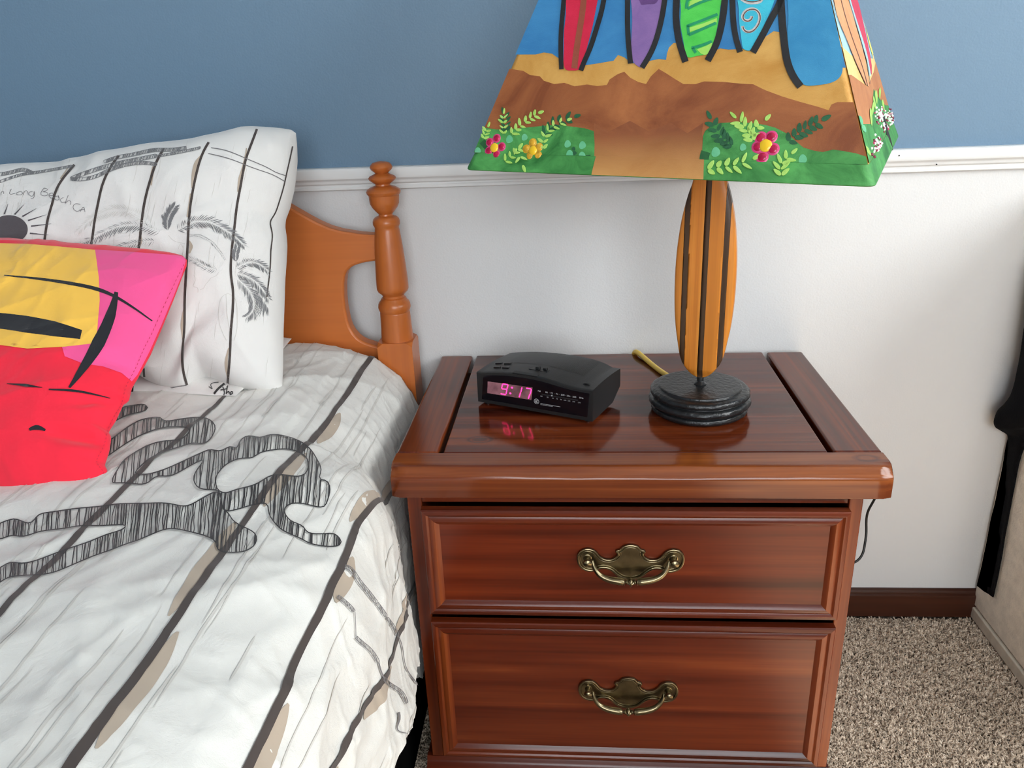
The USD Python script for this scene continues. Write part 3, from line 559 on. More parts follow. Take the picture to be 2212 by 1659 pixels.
# the hem: the sheet ends at this height along its length
zh = np.interp(YG, [-2, -1.1, -.72, -.69, -.61, -.54, -.47, -.42, -.38, -.1], [.40, .40, .385, .37, .345, .325, .27, .205, .165, .140]) + .012 * (fbm(np.c_[YG * 7, YG * 0, YG * 0 + 2], 2, 77) - .5)
ah = np.linspace(.55, arc[-1], 300); wy = np.clip((-.40 - YG) / .16, 0, 1); wy = wy * wy * (3 - 2 * wy)
hs = np.array([np.interp(-z, -((1 - w) * cub(aA, PA, 1)(ah) + w * cub(aB, PB, 1)(ah)), ah) for z, w in zip(zh, wy)]) + BXC
ie = (np.clip(s_, 2 * BXC - hs[None], hs[None]) - SG[0]) / (SG[1] - SG[0]); je = np.broadcast_to(np.arange(len(YG), dtype=float)[None], ie.shape)
P, PN = (np.stack([map_coordinates(A[..., k], [ie, je], order=1, mode='nearest') for k in range(3)], -1) for A in (P, PN)); PN /= np.linalg.norm(PN, axis=-1, keepdims=True)
dv = thing('duvet', 'white duvet with dark wavering stripes and hatched black script print spread over the bed', 'duvet', (BXC, -1.0, .6))
v, f = grid_mesh(P); m = trimesh.Trimesh(v, f, process=False)
if (m.face_normals[f.shape[0] // 4] @ N0.reshape(-1, 3)[f[f.shape[0] // 4][0]]) < 0: f = f[:, ::-1]
under = P - PN * .006
obj('cover', (v, f), 'duvet_cotton', dv, True); DUVET = Surf((v, f))
obj('lining', (under.reshape(-1, 3), f[:, ::-1]), 'duvet_cotton', dv, True)
def on_cloth(sy, off=.0006):
    """Fabric coordinates (s, y) to points on the duvet."""
    sy = np.asarray(sy); i = (sy[:, 0] - SG[0]) / (SG[1] - SG[0]); j = np.interp(-sy[:, 1], -YG, np.arange(len(YG)))
    g = lambda A: np.stack([map_coordinates(A[..., k], [i, j], order=1, mode='nearest') for k in range(3)], -1)
    n = g(PN); return g(P) + n / np.linalg.norm(n, axis=1, keepdims=True) * off
def cloth_print(flat, off=.0006):
    v, f = flat; Q = on_cloth(v, off); N = on_cloth(v, off + .01) - Q
    c = np.cross(Q[f[:, 1]] - Q[f[:, 0]], Q[f[:, 2]] - Q[f[:, 0]]); bad = (c * N[f[:, 0]]).sum(1) < 0; f = f.copy(); f[bad] = f[bad][:, ::-1]; return Q, f
def wavy(x, y0, y1, seed, amp=.004, n=60):
    y = np.linspace(y0, y1, n); w = (fbm(np.c_[y * 6, y * 0 + seed, y * 0], 4, seed) - .5) * 2 * amp; return np.c_[x + w, y], y
def ribbon3(c, w):
    """A cloth stripe of three strands, so that it follows the folds across its width."""
    t = np.gradient(c, axis=0); t /= np.linalg.norm(t, axis=1, keepdims=True); n = np.c_[-t[:, 1], t[:, 0]] * np.broadcast_to(w, len(c))[:, None] / 2
    G = np.stack([c - n, c - n * .33, c + n * .33, c + n], 1); v, f = grid_mesh(np.concatenate([G, G[..., :1] * 0], -1)); return v[:, :2], f
SX = (-.118, .034, .186, .336, lambda y: np.interp(-y, [.1, .26, .38, .48, .60, 2], [.484, .480, .466, .450, .435, .434]), lambda y: np.interp(-y, [.1, .36, .45, .51, .60, .67, .74, .80, 1.0, 2], [.64, .628, .606, .582, .565, .552, .529, .512, .50, .50]))
for k, sx in enumerate(SX):
    c, y = wavy(0 if callable(sx) else sx, -.076, -1.9, 40 + k, .0035, 420); c[:, 0] += sx(y) if callable(sx) else 0; w = .0050 + .0038 * fbm(np.c_[y * 9, y * 0 + k, y * 0], 3, 60 + k)
    obj('printed_stripe', cloth_print(ribbon3(c, w), .0016), 'ink_stripe', dv, True)
    if k < 2: continue
    tans = []
    for q in range(9):
        y0 = -.30 - .17 * q - rng.uniform(0, .05); l = rng.uniform(.06, .15); o = rng.choice((-1, 1)) * .0075
        if k == 2 and q < 5: continue
        cc, yy = wavy(0, y0, y0 - l, 40 + k, 0, 24); cc[:, 0] = np.interp(-yy, -y, c[:, 0]) + o
        tans.append(ribbon(cc, .016 * np.sin(np.linspace(.05, np.pi - .05, 24)) ** .7, .004, False))
    for t_ in tans: obj('printed_shadow', cloth_print(t_, .0007), 'ink_tan', dv, True)
streaks = []
for k in range(170):
    sx = rng.uniform(-.2, .64); 
    if min(abs(sx - q) for q in (-.118, .034, .186, .338, .440, .560)) < .014: continue
    y0 = rng.uniform(-1.1, -.08); l = rng.uniform(.05, .36); c, y = wavy(sx, y0, y0 - l, 200 + k, .006, 40)
    streaks.append(ribbon(c, rng.uniform(.0012, .0030) * np.clip(np.sin(np.linspace(.1, np.pi - .1, 40)) * 2, 0, 1), .004, False))
obj('printed_streaks', cloth_print(join2(streaks), .0008), 'ink_faint', dv, True, kind='stuff')
def hatch(poly, step, w, lean=-.12, wob=2.0, seed=0, drop=.12):
    """Pen hatching inside a shape, in pixels."""
    r = np.random.default_rng(seed); x0, y0, x1, y1 = poly.bounds; out = []; h = y1 - y0
    x = x0 - abs(lean) * h
    while x < x1 + abs(lean) * h:
        x += step * r.uniform(.45, 1.55)
        if r.random() < drop: continue
        n = max(3, int(h / 12)); ys = np.linspace(y0 - 2, y1 + 2, n); xsl = x + lean * (ys - y0) * r.uniform(.6, 1.3) + (fbm(np.c_[ys / 26, ys * 0 + x, ys * 0], 2, seed) - .5) * 2 * wob
        g = LineString(np.c_[xsl, ys]).intersection(poly)
        for ln in getattr(g, 'geoms', [g]):
            if ln.geom_type == 'LineString' and ln.length > 3: out.append(ribbon(np.array(ln.coords), w * r.uniform(.5, 1.5), 8, False))
    return out
def outline(poly, w, step=8):
    o = []
    for g in getattr(poly, 'geoms', [poly]):
        for r in (g.exterior, *g.interiors): o.append(ribbon(np.array(r.coords), w, step, False))
    return o
def shape(ext, holes=(), cs=None, smooth_=True):
    mk = lambda p: Polygon(spline(crop(p, *cs), max(40, 8 * len(p)), True) if smooth_ else crop(p, *cs)).buffer(0)
    g = mk(ext)
    for h in holes: g = g.difference(mk(h))
    return g
C3 = (0, 700, 2.4043)
letters = [
 shape([(560, 500), (600, 470), (640, 440), (700, 428), (750, 425), (768, 440), (755, 455), (700, 470), (650, 485), (600, 510), (560, 525)], (), C3),
 shape([(540, 640), (580, 605), (640, 560), (720, 510), (770, 496), (835, 494), (850, 508), (940, 500), (1050, 492), (1092, 505), (1118, 535), (1108, 580), (1082, 615), (1050, 628), (1000, 626), (950, 640), (850, 672), (770, 712), (735, 742), (705, 780), (745, 788), (780, 785), (860, 760), (960, 716), (1060, 670), (1100, 660), (1150, 664), (1200, 644), (1228, 652), (1252, 610), (1300, 588), (1350, 596), (1400, 583), (1480, 589), (1560, 618), (1612, 660), (1650, 720), (1666, 770), (1658, 812), (1690, 820), (1712, 862), (1700, 920), (1680, 955), (1600, 945), (1520, 938), (1482, 960), (1476, 985), (1510, 1030), (1570, 1058), (1592, 1086), (1680, 1096), (1742, 1102), (1766, 1150), (1620, 1150), (1560, 1122), (1470, 1080), (1420, 1032), (1396, 985), (1384, 942), (1300, 950), (1210, 975), (1162, 968), (1140, 880), (1062, 866), (1016, 840), (1010, 798), (1036, 750), (1056, 715), (960, 760), (880, 796), (820, 798), (790, 815), (752, 838), (640, 832), (584, 828), (600, 785), (640, 722), (700, 676), (760, 642), (850, 615), (942, 602), (985, 562), (980, 548), (930, 540), (850, 545), (760, 572), (680, 612), (580, 680), (545, 695)],
       [[(1120, 830), (1130, 790), (1160, 750), (1205, 720), (1260, 704), (1310, 700), (1350, 676), (1420, 660), (1490, 656), (1556, 675), (1590, 702), (1600, 740), (1584, 784), (1540, 798), (1470, 790), (1400, 798), (1350, 828), (1290, 852), (1220, 870), (1172, 884), (1135, 870)]], C3),
 shape([(-150, 1060), (-60, 1058), (0, 1044), (60, 1022), (100, 1024), (160, 1040), (200, 1002), (260, 985), (400, 965), (520, 955), (620, 942), (760, 939), (880, 940), (960, 953), (1020, 930), (1080, 896), (1138, 884), (1160, 968), (1182, 986), (1215, 1032), (1300, 1078), (1332, 1110), (1325, 1150), (1282, 1184), (1210, 1195), (1132, 1178), (1118, 1140), (1060, 1106), (960, 1080), (880, 1071), (800, 1095), (720, 1130), (660, 1150), (560, 1188), (470, 1220), (330, 1280), (250, 1305), (150, 1314), (60, 1322), (0, 1352), (-150, 1400)],
       [[(-150, 1150), (0, 1124), (60, 1106), (125, 1110), (200, 1088), (330, 1070), (420, 1056), (540, 1054), (655, 1054), (640, 1072), (560, 1100), (460, 1140), (330, 1184), (190, 1236), (110, 1250), (60, 1246), (0, 1276), (-150, 1300)]], C3)]
flat, lines = [], []
for k, g in enumerate(letters): lines += outline(g, 2.4); flat += hatch(g, 4.6, 2.3, -.10, 3.0, 70 + k)
obj('printed_script', decal(join2(flat + lines), DUVET, .0019), 'ink_black', dv, True, label='large hatched black script lettering printed on the duvet', kind='stuff')
C6 = (700, 1150, 3.2583); rib = []
def band(pts, w, seed):
    l = LineString(spline(crop(pts, *C6), 60)); g = l.buffer(w / 2, cap_style=2); return outline(g, 1.6) + hatch(g, 2.6, .9, .25, .6, seed, .05)
rib += band([(140, 246), (172, 262), (200, 292), (235, 345), (300, 425), (360, 500)], 8.0, 1) + band([(360, 500), (395, 545), (430, 600)], 7, 2) + band([(430, 600), (470, 655), (508, 725)], 6, 3)
rib += [ribbon(crop([(508, 725), (535, 790), (550, 880), (570, 960), (620, 1038), (660, 1085), (674, 1130), (640, 1190)], *C6), [2.4, 1.8, 1.6, 1.8, 2.6, 3.0, 3.0, 2.0])]
rib += band([(85, 457), (120, 480), (160, 515), (204, 562)], 6.5, 4) + [ribbon(crop([(206, 565), (211, 640), (213, 735)], *C6), 1.3)]
rib += band([(213, 740), (262, 786), (320, 835), (372, 915)], 6.5, 5) + [ribbon(crop([(372, 915), (390, 980), (412, 1030)], *C6), 3.0)] + band([(412, 1032), (460, 1078), (520, 1118), (555, 1165), (572, 1210)], 7, 6) + [ribbon(crop([(515, 1268), (518, 1320), (502, 1380), (522, 1405), (575, 1416)], *C6), [5, 5, 3, 2, 1.6])]
obj('printed_lines', decal(join2(rib), DUVET, .0019), 'ink_sketch', dv, True, kind='stuff')

# ------------------------------------------------------------------ pillows
def coons(top, right, bottom, left, n, m):
    """A patch between four edges (3-D polylines): top and bottom run left to right, left and right run bottom to top."""
    re = lambda p, k: (lambda q: np.stack([np.interp(np.linspace(0, 1, k), np.r_[0, np.cumsum(np.linalg.norm(np.diff(q, axis=0), axis=1))] / np.linalg.norm(np.diff(q, axis=0), axis=1).sum(), q[:, i]) for i in range(3)], -1))(np.asarray(p, float))
    t, b, l, r = re(top, n), re(bottom, n), re(left, m), re(right, m); u, v = np.linspace(0, 1, n)[:, None, None], np.linspace(0, 1, m)[None, :, None]
    return (1 - v) * b[:, None] + v * t[:, None] + (1 - u) * l[None] + u * r[None] - ((1 - u) * (1 - v) * b[0] + u * (1 - v) * b[-1] + (1 - u) * v * t[0] + u * v * t[-1])
def pillow(edges, nrm, tf, tb, n=150, m=120, p=3.0, q=.55, wr=.004, seed=0, dents=()):
    # parameters crowd towards the edges so that the seams stay smooth
    C = coons(*edges, n, m); wu = .5 - .5 * np.cos(np.linspace(0, np.pi, n)); wv = .5 - .5 * np.cos(np.linspace(0, np.pi, m)); ii, jj = np.meshgrid(wu * (n - 1), wv * (m - 1), indexing='ij')
    C = np.stack([map_coordinates(C[..., k], [ii, jj], order=1) for k in range(3)], -1)
    U, V = np.meshgrid(2 * wu - 1, 2 * wv - 1, indexing='ij'); h = np.clip(1 - np.abs(U) ** p, 0, 1) ** q * np.clip(1 - np.abs(V) ** p, 0, 1) ** q
    nrm = np.asarray(nrm, float); nrm /= np.linalg.norm(nrm)
    a, b = U * (n / m) * .3, V * .3
    def wrk(sd):
        d = (fbm(np.stack([a * 6, b * 6, a * 0 + sd], -1), 3, sd) - .5) * 2 * wr
        for k, (deg, al, ac, am) in enumerate(((20, .3, .07, 1.0), (110, .25, .06, .7), (65, .12, .035, .5))): d = d + folds(a, b, deg, al, ac, sd + k, 3.0) * am * wr * noise(np.stack([a * 5, b * 5, a * 0 + sd + k], -1), sd)
        return d
    edge = np.clip(h * 3, 0, 1)
    Fd = h * tf + wrk(seed + 1) * edge
    for u0, v0, ru, rv, am, ang in dents:
        du, dw = rot2(U - u0, V - v0, ang); Fd = Fd - am * np.exp(-(du / ru) ** 2 - (dw / rv) ** 2) * edge
    FP = C + nrm * Fd[..., None]; BP = C - nrm * (h * tb + wrk(seed + 5) * edge * .5)[..., None]
    v1, f1 = grid_mesh(FP); v2, f2 = grid_mesh(BP, True)
    c = np.cross(v1[f1[:, 1]] - v1[f1[:, 0]], v1[f1[:, 2]] - v1[f1[:, 0]]).sum(0) @ nrm
    if c < 0: f1, f2 = f1[:, ::-1], f2[:, ::-1]
    mm = trimesh.Trimesh(*cat((v1, f1), (v2, f2))); mm.merge_vertices(digits_vertex=7); return np.array(mm.vertices), np.array(mm.faces), FP
C2 = (0, 250, 2.553)
# the pillow lying flat underneath
lp = thing('pillow', 'flat white printed pillow lying under the upright pillow, only its front edge showing', 'pillow', (-.1, -.22, .6))
fy = lambda x: -.338 + .010 * np.sin(x * 23)
xs = np.linspace(-.42, .205, 20)
edges = ([(x, -.11, .618) for x in xs], [(.205, fy(.205), .615), (.212, -.22, .618), (.205, -.11, .618)], [(x, fy(x), .615) for x in xs], [(-.42, fy(-.42), .615), (-.42, -.11, .618)])
v, f, _ = pillow(edges, (0, 0, 1), .022, .010, 130, 70, 4.0, .6, .006, 31); obj('pillowcase', (v, f), 'pillow_cotton', lp, True); LOW = Surf((v, f))
C9 = (220, 760, 5.267)
the = [[(1375, 400), (1395, 480), (1370, 515)], [(1350, 440), (1425, 425)], [(1430, 390), (1415, 500)], [(1415, 480), (1445, 455), (1450, 505)], [(1460, 490), (1490, 475), (1480, 455), (1462, 480), (1475, 510), (1500, 500)]]
ink = [ribbon(crop(p, *C9), 2.2, 3) for p in the] + [ribbon(crop(p, *C9), 1.5, 3) for p in ([(1600, 480), (1640, 530), (1690, 550)], [(1605, 490), (1625, 460), (1650, 500), (1620, 520)], [(1545, 520), (1600, 590)], [(1220, 400), (1260, 425), (1240, 380), (1330, 350)])]
ink.append(ribbon(crop([(1395, 365), (1330, 420), (1280, 480)], *C9), 4.5, 3)); ink.append(ribbon(crop([(345, 390), (340, 470), (350, 560)], *C9), 8, 3))
obj('printed_script', decal(join2(ink), LOW, .0008, .05), 'ink_black', lp, True, kind='stuff')
# the upright pillow
WO = np.array([0, -.305, .612]); WV = np.array([0, .185, .325]); WV /= np.linalg.norm(WV); WN = np.array([0, -WV[2], WV[1]])
on_w = lambda px: on_plane(px, WO, WN)
topL, botL = WO + np.array([-.43, 0, 0]) + WV * .315, WO + np.array([-.43, 0, 0])
top = np.vstack([[topL], on_w(crop([(-150, 345), (0, 310), (130, 290), (400, 275), (680, 217), (900, 182), (1140, 150), (1260, 120), (1370, 82), (1420, 76), (1560, 76), (1610, 80), (1632, 96)], *C2))])
right = on_w(crop([(1548, 1533), (1556, 1500), (1560, 1400), (1561, 1300), (1564, 1150), (1569, 1000), (1572, 900), (1579, 800), (1583, 720), (1580, 670), (1571, 610), (1574, 570), (1598, 505), (1622, 410), (1634, 320), (1640, 250), (1638, 160), (1632, 96)], *C2))
bot = np.vstack([[botL], on_w(crop([(400, 1400), (600, 1410), (780, 1432), (850, 1480), (930, 1520), (1000, 1532), (1060, 1528), (1110, 1485), (1160, 1448), (1205, 1462), (1250, 1482), (1330, 1512), (1420, 1530), (1500, 1538), (1548, 1533)], *C2))])
wp = thing('pillow', 'upright white pillow printed with stripes, palm trees and a grey sun, leaning on the headboard', 'pillow', (-.08, -.3, .6))
v, f, FP = pillow((top, right, bot, [botL, (topL + botL) / 2, topL]), WN, .072, .030, 190, 140, 5.0, .5, .006, 3, dents=((.45, -.55, .10, .45, .010, 25), (.62, -.75, .05, .30, .012, -30), (.2, -.6, .3, .07, .008, 12)))
obj('pillowcase', (v, f), 'pillow_cotton', wp, True); PIL = Surf((v, f))
put = lambda name, flats, mat, off=.0007, label=None: obj(name, decal(join2(flats), PIL, off, .03), mat, wp, True, label, 'stuff' if len(flats) > 1 else None)
tans = [ribbon(crop(p, *C2), w, 4) for p, w in (([(1120, 210), (1085, 260), (1066, 330), (1058, 400)], [2, 9, 7, 2]), ([(1360, 180), (1345, 280), (1325, 350), (1310, 420)], [2, 8, 9, 2]), ([(845, 280), (838, 330), (835, 385)], [3, 7, 3]), ([(375, 290), (335, 350)], [2, 4]), ([(770, 640), (775, 690), (760, 740)], [2, 9, 4]), ([(1045, 690), (1055, 720), (1045, 760)], [2, 8, 3]), ([(1018, 1050), (1006, 1150), (1010, 1260)], [2, 8, 2]), ([(1262, 1280), (1248, 1360), (1258, 1450)], [2, 7, 3]), ([(1052, 430), (1036, 560)], [3, 5]))]
for t_ in tans: put('printed_shadow', [t_], 'ink_tan', .0006)
S = [[(412, 272), (372, 318), (330, 375), (305, 430), (288, 490), (268, 560), (255, 630), (243, 720)], [(655, 222), (615, 280), (580, 345), (558, 410), (545, 470), (525, 570), (515, 640), (498, 750)], [(905, 183), (872, 240), (848, 300), (820, 390), (800, 470), (785, 560), (776, 650), (764, 750)], [(1152, 148), (1125, 195), (1100, 260), (1075, 360), (1058, 450), (1044, 560), (1038, 680), (1032, 790), (1026, 890), (1020, 1000), (1018, 1100), (1014, 1200), (1008, 1300), (1010, 1400), (1026, 1470), (1046, 1530)], [(1417, 76), (1385, 160), (1352, 255), (1328, 380), (1308, 490), (1296, 590), (1283, 700), (1274, 800), (1274, 880), (1284, 960), (1284, 1060), (1274, 1180), (1270, 1280), (1264, 1380), (1256, 1480)], [(1612, 170), (1597, 240), (1580, 315), (1562, 395), (1540, 470), (1512, 545), (1490, 588), (1500, 650), (1494, 730), (1490, 820), (1480, 920), (1470, 1000)], [(794, 1392), (796, 1430), (806, 1470)]]
for p, w in zip(S, (5.2, 5.2, 5.4, 5.2, 5.2, 2.8, 4.5)): put('printed_stripe', [ribbon(crop(p, *C2), w, 6)], 'ink_stripe')
put('printed_lines', [ribbon(crop(p, *C2), 1.7, 6) for p in ([(1165, 178), (1250, 194), (1360, 238), (1470, 285), (1520, 312), (1572, 330)], [(1150, 210), (1270, 240), (1400, 290), (1500, 325), (1568, 362)], [(905, 1510), (980, 1492), (1060, 1480), (1100, 1470)], [(930, 1520), (1000, 1500), (1090, 1488)])], 'ink_sketch')
# palm crowns: ribs with rows of leaflets
def frond(pts, L, n, w=1.5, sides=(1, -1), lean=.6, seed=0, rib_w=0.0):
    c = spline(crop(pts, *C2), n); t = np.gradient(c, axis=0); t /= np.linalg.norm(t, axis=1, keepdims=True); r = np.random.default_rng(seed); out = []
    for sd in sides:
        nn = np.c_[-t[:, 1], t[:, 0]] * sd
        for i in range(2, n):
            d = nn[i] * (1 - lean * .5) + t[i] * (lean + .5 * i / n); d /= np.linalg.norm(d); l = L * r.uniform(.6, 1.1) * (.55 + .9 * math.sin(math.pi * min(1, i / n * .85 + .12))) / 1.4
            a = c[i] + nn[i] * r.uniform(.4, 1.6); m_ = a + d * l * .55 + (0, 1.0); e = a + d * l + (0, l * .12); out.append(ribbon([a, m_, e], 1.25 * w * r.uniform(.6, 1.3), 5, True, True))
    if rib_w: out.append(ribbon(c, rib_w, 5))
    return out
PF = []
PF += frond([(905, 655), (800, 612), (700, 605), (600, 632), (500, 680), (415, 712)], 22, 40, 1.2, seed=1, sides=(-1,)) + frond([(905, 655), (800, 612), (700, 605), (600, 632), (500, 680), (415, 712)], 15, 40, .9, seed=2, sides=(1,))
PF += frond([(928, 640), (925, 590), (940, 540), (965, 500)], 24, 34, 1.5, seed=3, lean=.8)
PF += frond([(960, 640), (1060, 590), (1160, 590), (1250, 635), (1310, 680), (1350, 720)], 22, 44, 1.2, seed=4)
PF += frond([(1290, 850), (1370, 810), (1430, 820), (1482, 860)], 17, 26, 1.1, seed=6) + frond([(1295, 870), (1370, 890), (1440, 950), (1480, 1010)], 20, 30, 1.2, seed=7)
PF += frond([(1300, 890), (1370, 960), (1400, 1030), (1390, 1080), (1360, 1110)], 24, 36, 1.0, seed=8) + frond([(1303, 810), (1300, 770), (1310, 722)], 17, 24, 2.0, seed=9, lean=.9)
PF += frond([(1400, 940), (1450, 1010), (1480, 1060)], 30, 18, 1.1, seed=12, sides=(1,)) + frond([(1215, 855), (1140, 835), (1080, 800), (1038, 785)], 13, 22, 1.2, seed=10)
PF += frond([(1030, 665), (1090, 660), (1170, 700), (1240, 790)], 9, 26, 1.5, seed=13, lean=1.2) + frond([(880, 690), (780, 700), (680, 720), (590, 750)], 14, 22, 1.1, seed=14)
put('printed_palms', PF, 'ink_hatch', .0008, 'pen-drawn palm crowns')
light = frond([(870, 630), (760, 545), (650, 520), (520, 560), (430, 640)], 20, 44, .8, seed=15) + [ribbon(crop(p, *C2), .9, 5) for p in ([(1258, 980), (1225, 1000), (1206, 1080), (1214, 1160), (1250, 1240)], [(1258, 980), (1296, 1010), (1308, 1090), (1306, 1180), (1290, 1240)], [(1246, 985), (1255, 1110), (1280, 1240)], [(1070, 880), (1078, 910), (1066, 940), (1090, 950), (1092, 975)], [(1205, 865), (1190, 885), (1165, 895), (1150, 915), (1135, 930), (1125, 950), (1105, 960)], [(985, 735), (996, 708), (1012, 728)], [(930, 660), (960, 690), (1020, 705)])]
r_ = np.random.default_rng(5)
for k in range(95):
    x, y = r_.uniform(20, 1480), r_.uniform(120, 1380); l = r_.uniform(50, 150)
    light.append(ribbon(crop([(x, y), (x - l * .05 - 4, y + l * .5), (x - l * .13 - (y < 600) * l * .1, y + l)], *C2), r_.uniform(.5, 1.0), 6, True, True))
put('printed_streaks', light, 'ink_faint', .0006)
C7 = (0, 340, 6.9125)
sun = Point(0, 0).buffer(1, 48); sun = Polygon([(20 + x * 40.5, 496 + y * 30.5) for x, y in sun.exterior.coords])
rays = [[(70, 852), (125, 700)], [(225, 856), (360, 712)], [(340, 886), (548, 768)], [(425, 946), (692, 860)], [(470, 1030), (770, 995)], [(450, 1135), (730, 1160)], [(380, 1228), (612, 1308)], [(-120, 850), (-160, 700)]]
put('printed_sun', [fill(sun, 8)] + [ribbon(crop(p, *C7), [3.2, .5], 4, False) for p in rays], 'ink_sun', .0008, 'dark grey sun with pointed rays')
sc = []
for p, w in (([(392, 350), (440, 330), (520, 302), (640, 268), (760, 243), (868, 222)], 8), ([(392, 350), (450, 352), (530, 336), (610, 300), (700, 272), (790, 262), (868, 270)], 7), ([(575, 258), (650, 232), (740, 215), (850, 192), (940, 190), (1030, 180)], 7), ([(868, 225), (930, 215), (1010, 200), (1108, 178)], 5), ([(-120, 330), (0, 325), (80, 310), (130, 300), (180, 318)], 7), ([(-80, 385), (0, 365), (60, 345), (130, 325), (180, 318), (290, 300), (400, 280)], 5)):
    g = LineString(spline(crop(p, *C2), 50)).buffer(w / 2, cap_style=2); sc += outline(g, 1.0, 5) + hatch(g, 1.9, 1.1, -.4, .4, int(w * 10), .05)
put('printed_script', sc, 'ink_hatch', .0009, 'grey hatched script along the top edge')
def strokes(txt): return [ribbon(crop(p, *C2), 1.0, 3) for p in txt]
put('printed_words', strokes([[(8, 440), (8, 425), (20, 418), (22, 432)], [(65, 405), (55, 432), (85, 430)], [(100, 425), (90, 430), (100, 438), (125, 432), (120, 420), (98, 425)], [(132, 438), (138, 418), (150, 415), (158, 440)], [(182, 420), (162, 425), (165, 440), (185, 442), (190, 418), (190, 450), (172, 458)], [(245, 400), (228, 437), (262, 440), (262, 425), (240, 420), (265, 410), (245, 400)], [(272, 440), (295, 440), (290, 428), (272, 436), (282, 455), (300, 450)], [(318, 445), (302, 452), (312, 466), (328, 460), (322, 440), (330, 468)], [(352, 452), (335, 465), (345, 480), (362, 476)], [(378, 440), (362, 485), (378, 470), (392, 476), (388, 492)], [(445, 490), (415, 488), (405, 510), (425, 528), (445, 522)], [(445, 530), (462, 505), (470, 532)], [(440, 520), (466, 518)]]), 'ink_sketch', .0008, 'thin pen lettering reading Long Beach CA')

# ------------------------------------------------------------------ red cushion
RO = np.array([0, -.572, .618]); RV = np.array([0, .262, .181]); RV /= np.linalg.norm(RV); RN = np.array([0, -RV[2], RV[1]])
on_r = lambda px: on_plane(px, RO, RN); CB = (0, 800, 5.183)
r_top = np.vstack([on_r([(-330, 560)]), on_r([(-150, 530), (0, 525), (60, 526), (120, 531), (205, 539), (300, 545), (370, 549), (395, 553), (404, 562)])])
r_bot = np.vstack([on_r([(-420, 1010)]), on_r([(-200, 1060), (0, 1064), (40, 1067), (77, 1066), (135, 1058), (193, 1051), (226, 1047)])])
r_right = np.vstack([on_r([(226, 1047), (230, 1035), (232, 1016), (226, 1004), (236, 974), (240, 944), (234, 932), (250, 908), (266, 872), (278, 866), (284, 838), (298, 815), (325, 765), (350, 706), (376, 642), (394, 596), (403, 575), (404, 562)])])
cu = thing('cushion', 'bright red, pink and yellow printed cushion leaning on the upright white pillow', 'cushion', (-.1, -.52, .6))
v, f, _ = pillow((r_top, r_right, r_bot, [r_bot[0], r_top[0]]), RN, .045, .020, 150, 120, 4.0, .55, .004, 17, dents=((.86, -.70, .20, .05, .012, -8), (.9, -.42, .12, .04, .008, 20), (.93, -.1, .1, .05, .006, 0)))
obj('cover', (v, f), 'red_cloth', cu, True); RED = Surf((v, f))
rput = lambda name, flats, mat, off, label=None: obj(name, decal(join2(flats), RED, off, .03), mat, cu, True, label)
P_ = lambda pts: fill(Polygon(pts).buffer(0), 7)
edge_r = [(226, 541), (300, 546), (370, 551), (396, 556), (401, 564), (392, 594), (374, 640), (348, 702), (322, 760), (296, 810), (284, 824)]
rput('printed_field', [P_(spline([(205, 540)] + edge_r[:5], 20).tolist() + edge_r[5:] + [(262, 806), (222, 792), (180, 786), (140, 770), (120, 700), (160, 600)])], 'pink_cloth', .0006, 'pink upper right field of the print')
rput('printed_block', [P_([(-300, 545), (-150, 530), (-40, 526), (0, 526.5), (60, 528), (120, 533), (196, 540), (206, 541), (214, 600), (216, 650), (208, 742), (140, 750), (60, 754), (0, 746), (-300, 720)])], 'yellow_cloth', .0009, 'yellow upper left block of the print')
br = np.random.default_rng(9)
def brush(pts, w):
    v, f = ribbon(pts, w, 5); n = len(v) // 2; return fill(Polygon(np.vstack([v[:n], v[n:][::-1]])).buffer(0), 6)
blk = [brush([(-60, 690), (0, 694), (60, 702), (120, 712), (176, 724)], [30, 34, 36, 32, 20]), brush([(10, 596), (80, 603), (150, 613), (220, 629), (275, 657), (328, 694)], [2, 5, 7, 8, 5, 2.5]),
       brush([(252, 632), (240, 680), (214, 740), (180, 796), (150, 838)], [8, 22, 28, 18, 5]),
       brush([(16, 830), (60, 834), (92, 838)], [1, 6, 1]), brush([(106, 842), (150, 844), (190, 849), (238, 860)], [3, 5, 4, 1.5]), brush([(64, 929), (80, 924), (98, 930)], [6, 12, 5])]
for b_ in blk: rput('printed_stroke', [b_], 'black_cloth', .0012, 'black brush stroke')
seam = [(396, 572), (376, 612), (350, 668), (326, 722), (306, 762), (290, 800), (270, 838), (262, 870), (246, 898), (230, 935), (222, 968), (208, 998), (222, 1020), (224, 1044)]
sp = spline(seam, 120); rput('stitching', [ribbon(sp[i:i + 2], 1.0, 3, False) for i in range(0, 118, 2)], 'stitch', .0012)

# ------------------------------------------------------------------ clock radio
KFL, KE, KD = np.array([.5203, -.2284, .5523]), np.array([.9065, -.4222, 0.0]), np.array([.4222, .9065, 0.0]); KW, KDEP = .1854, .104
KZ = np.array([0, 0, 1.0]); KT = KFL + KD * KDEP
ck = thing('clock_radio', 'black clock radio with red glowing digits standing on the nightstand', 'clock radio', (.625, -.225, ZT))
C10 = (1020, 750, 6.9125)
def prof_on(pts, o): Q = on_plane(crop(pts, *C10), o, KD); return (Q - o) @ KE / KW, Q[:, 2]
fu, fz = prof_on([(125, 380), (220, 377), (300, 376), (450, 380), (600, 390), (720, 402), (850, 422), (980, 448), (1100, 480), (1200, 515), (1300, 552), (1400, 582), (1500, 608), (1600, 626), (1700, 640), (1870, 660)], KFL)
bu, bz = prof_on([(520, 95), (600, 83), (700, 75), (830, 70), (960, 69), (1080, 74), (1200, 84), (1350, 99), (1500, 118), (1650, 145), (1800, 180), (1900, 210), (2000, 250), (2090, 300)], KT)
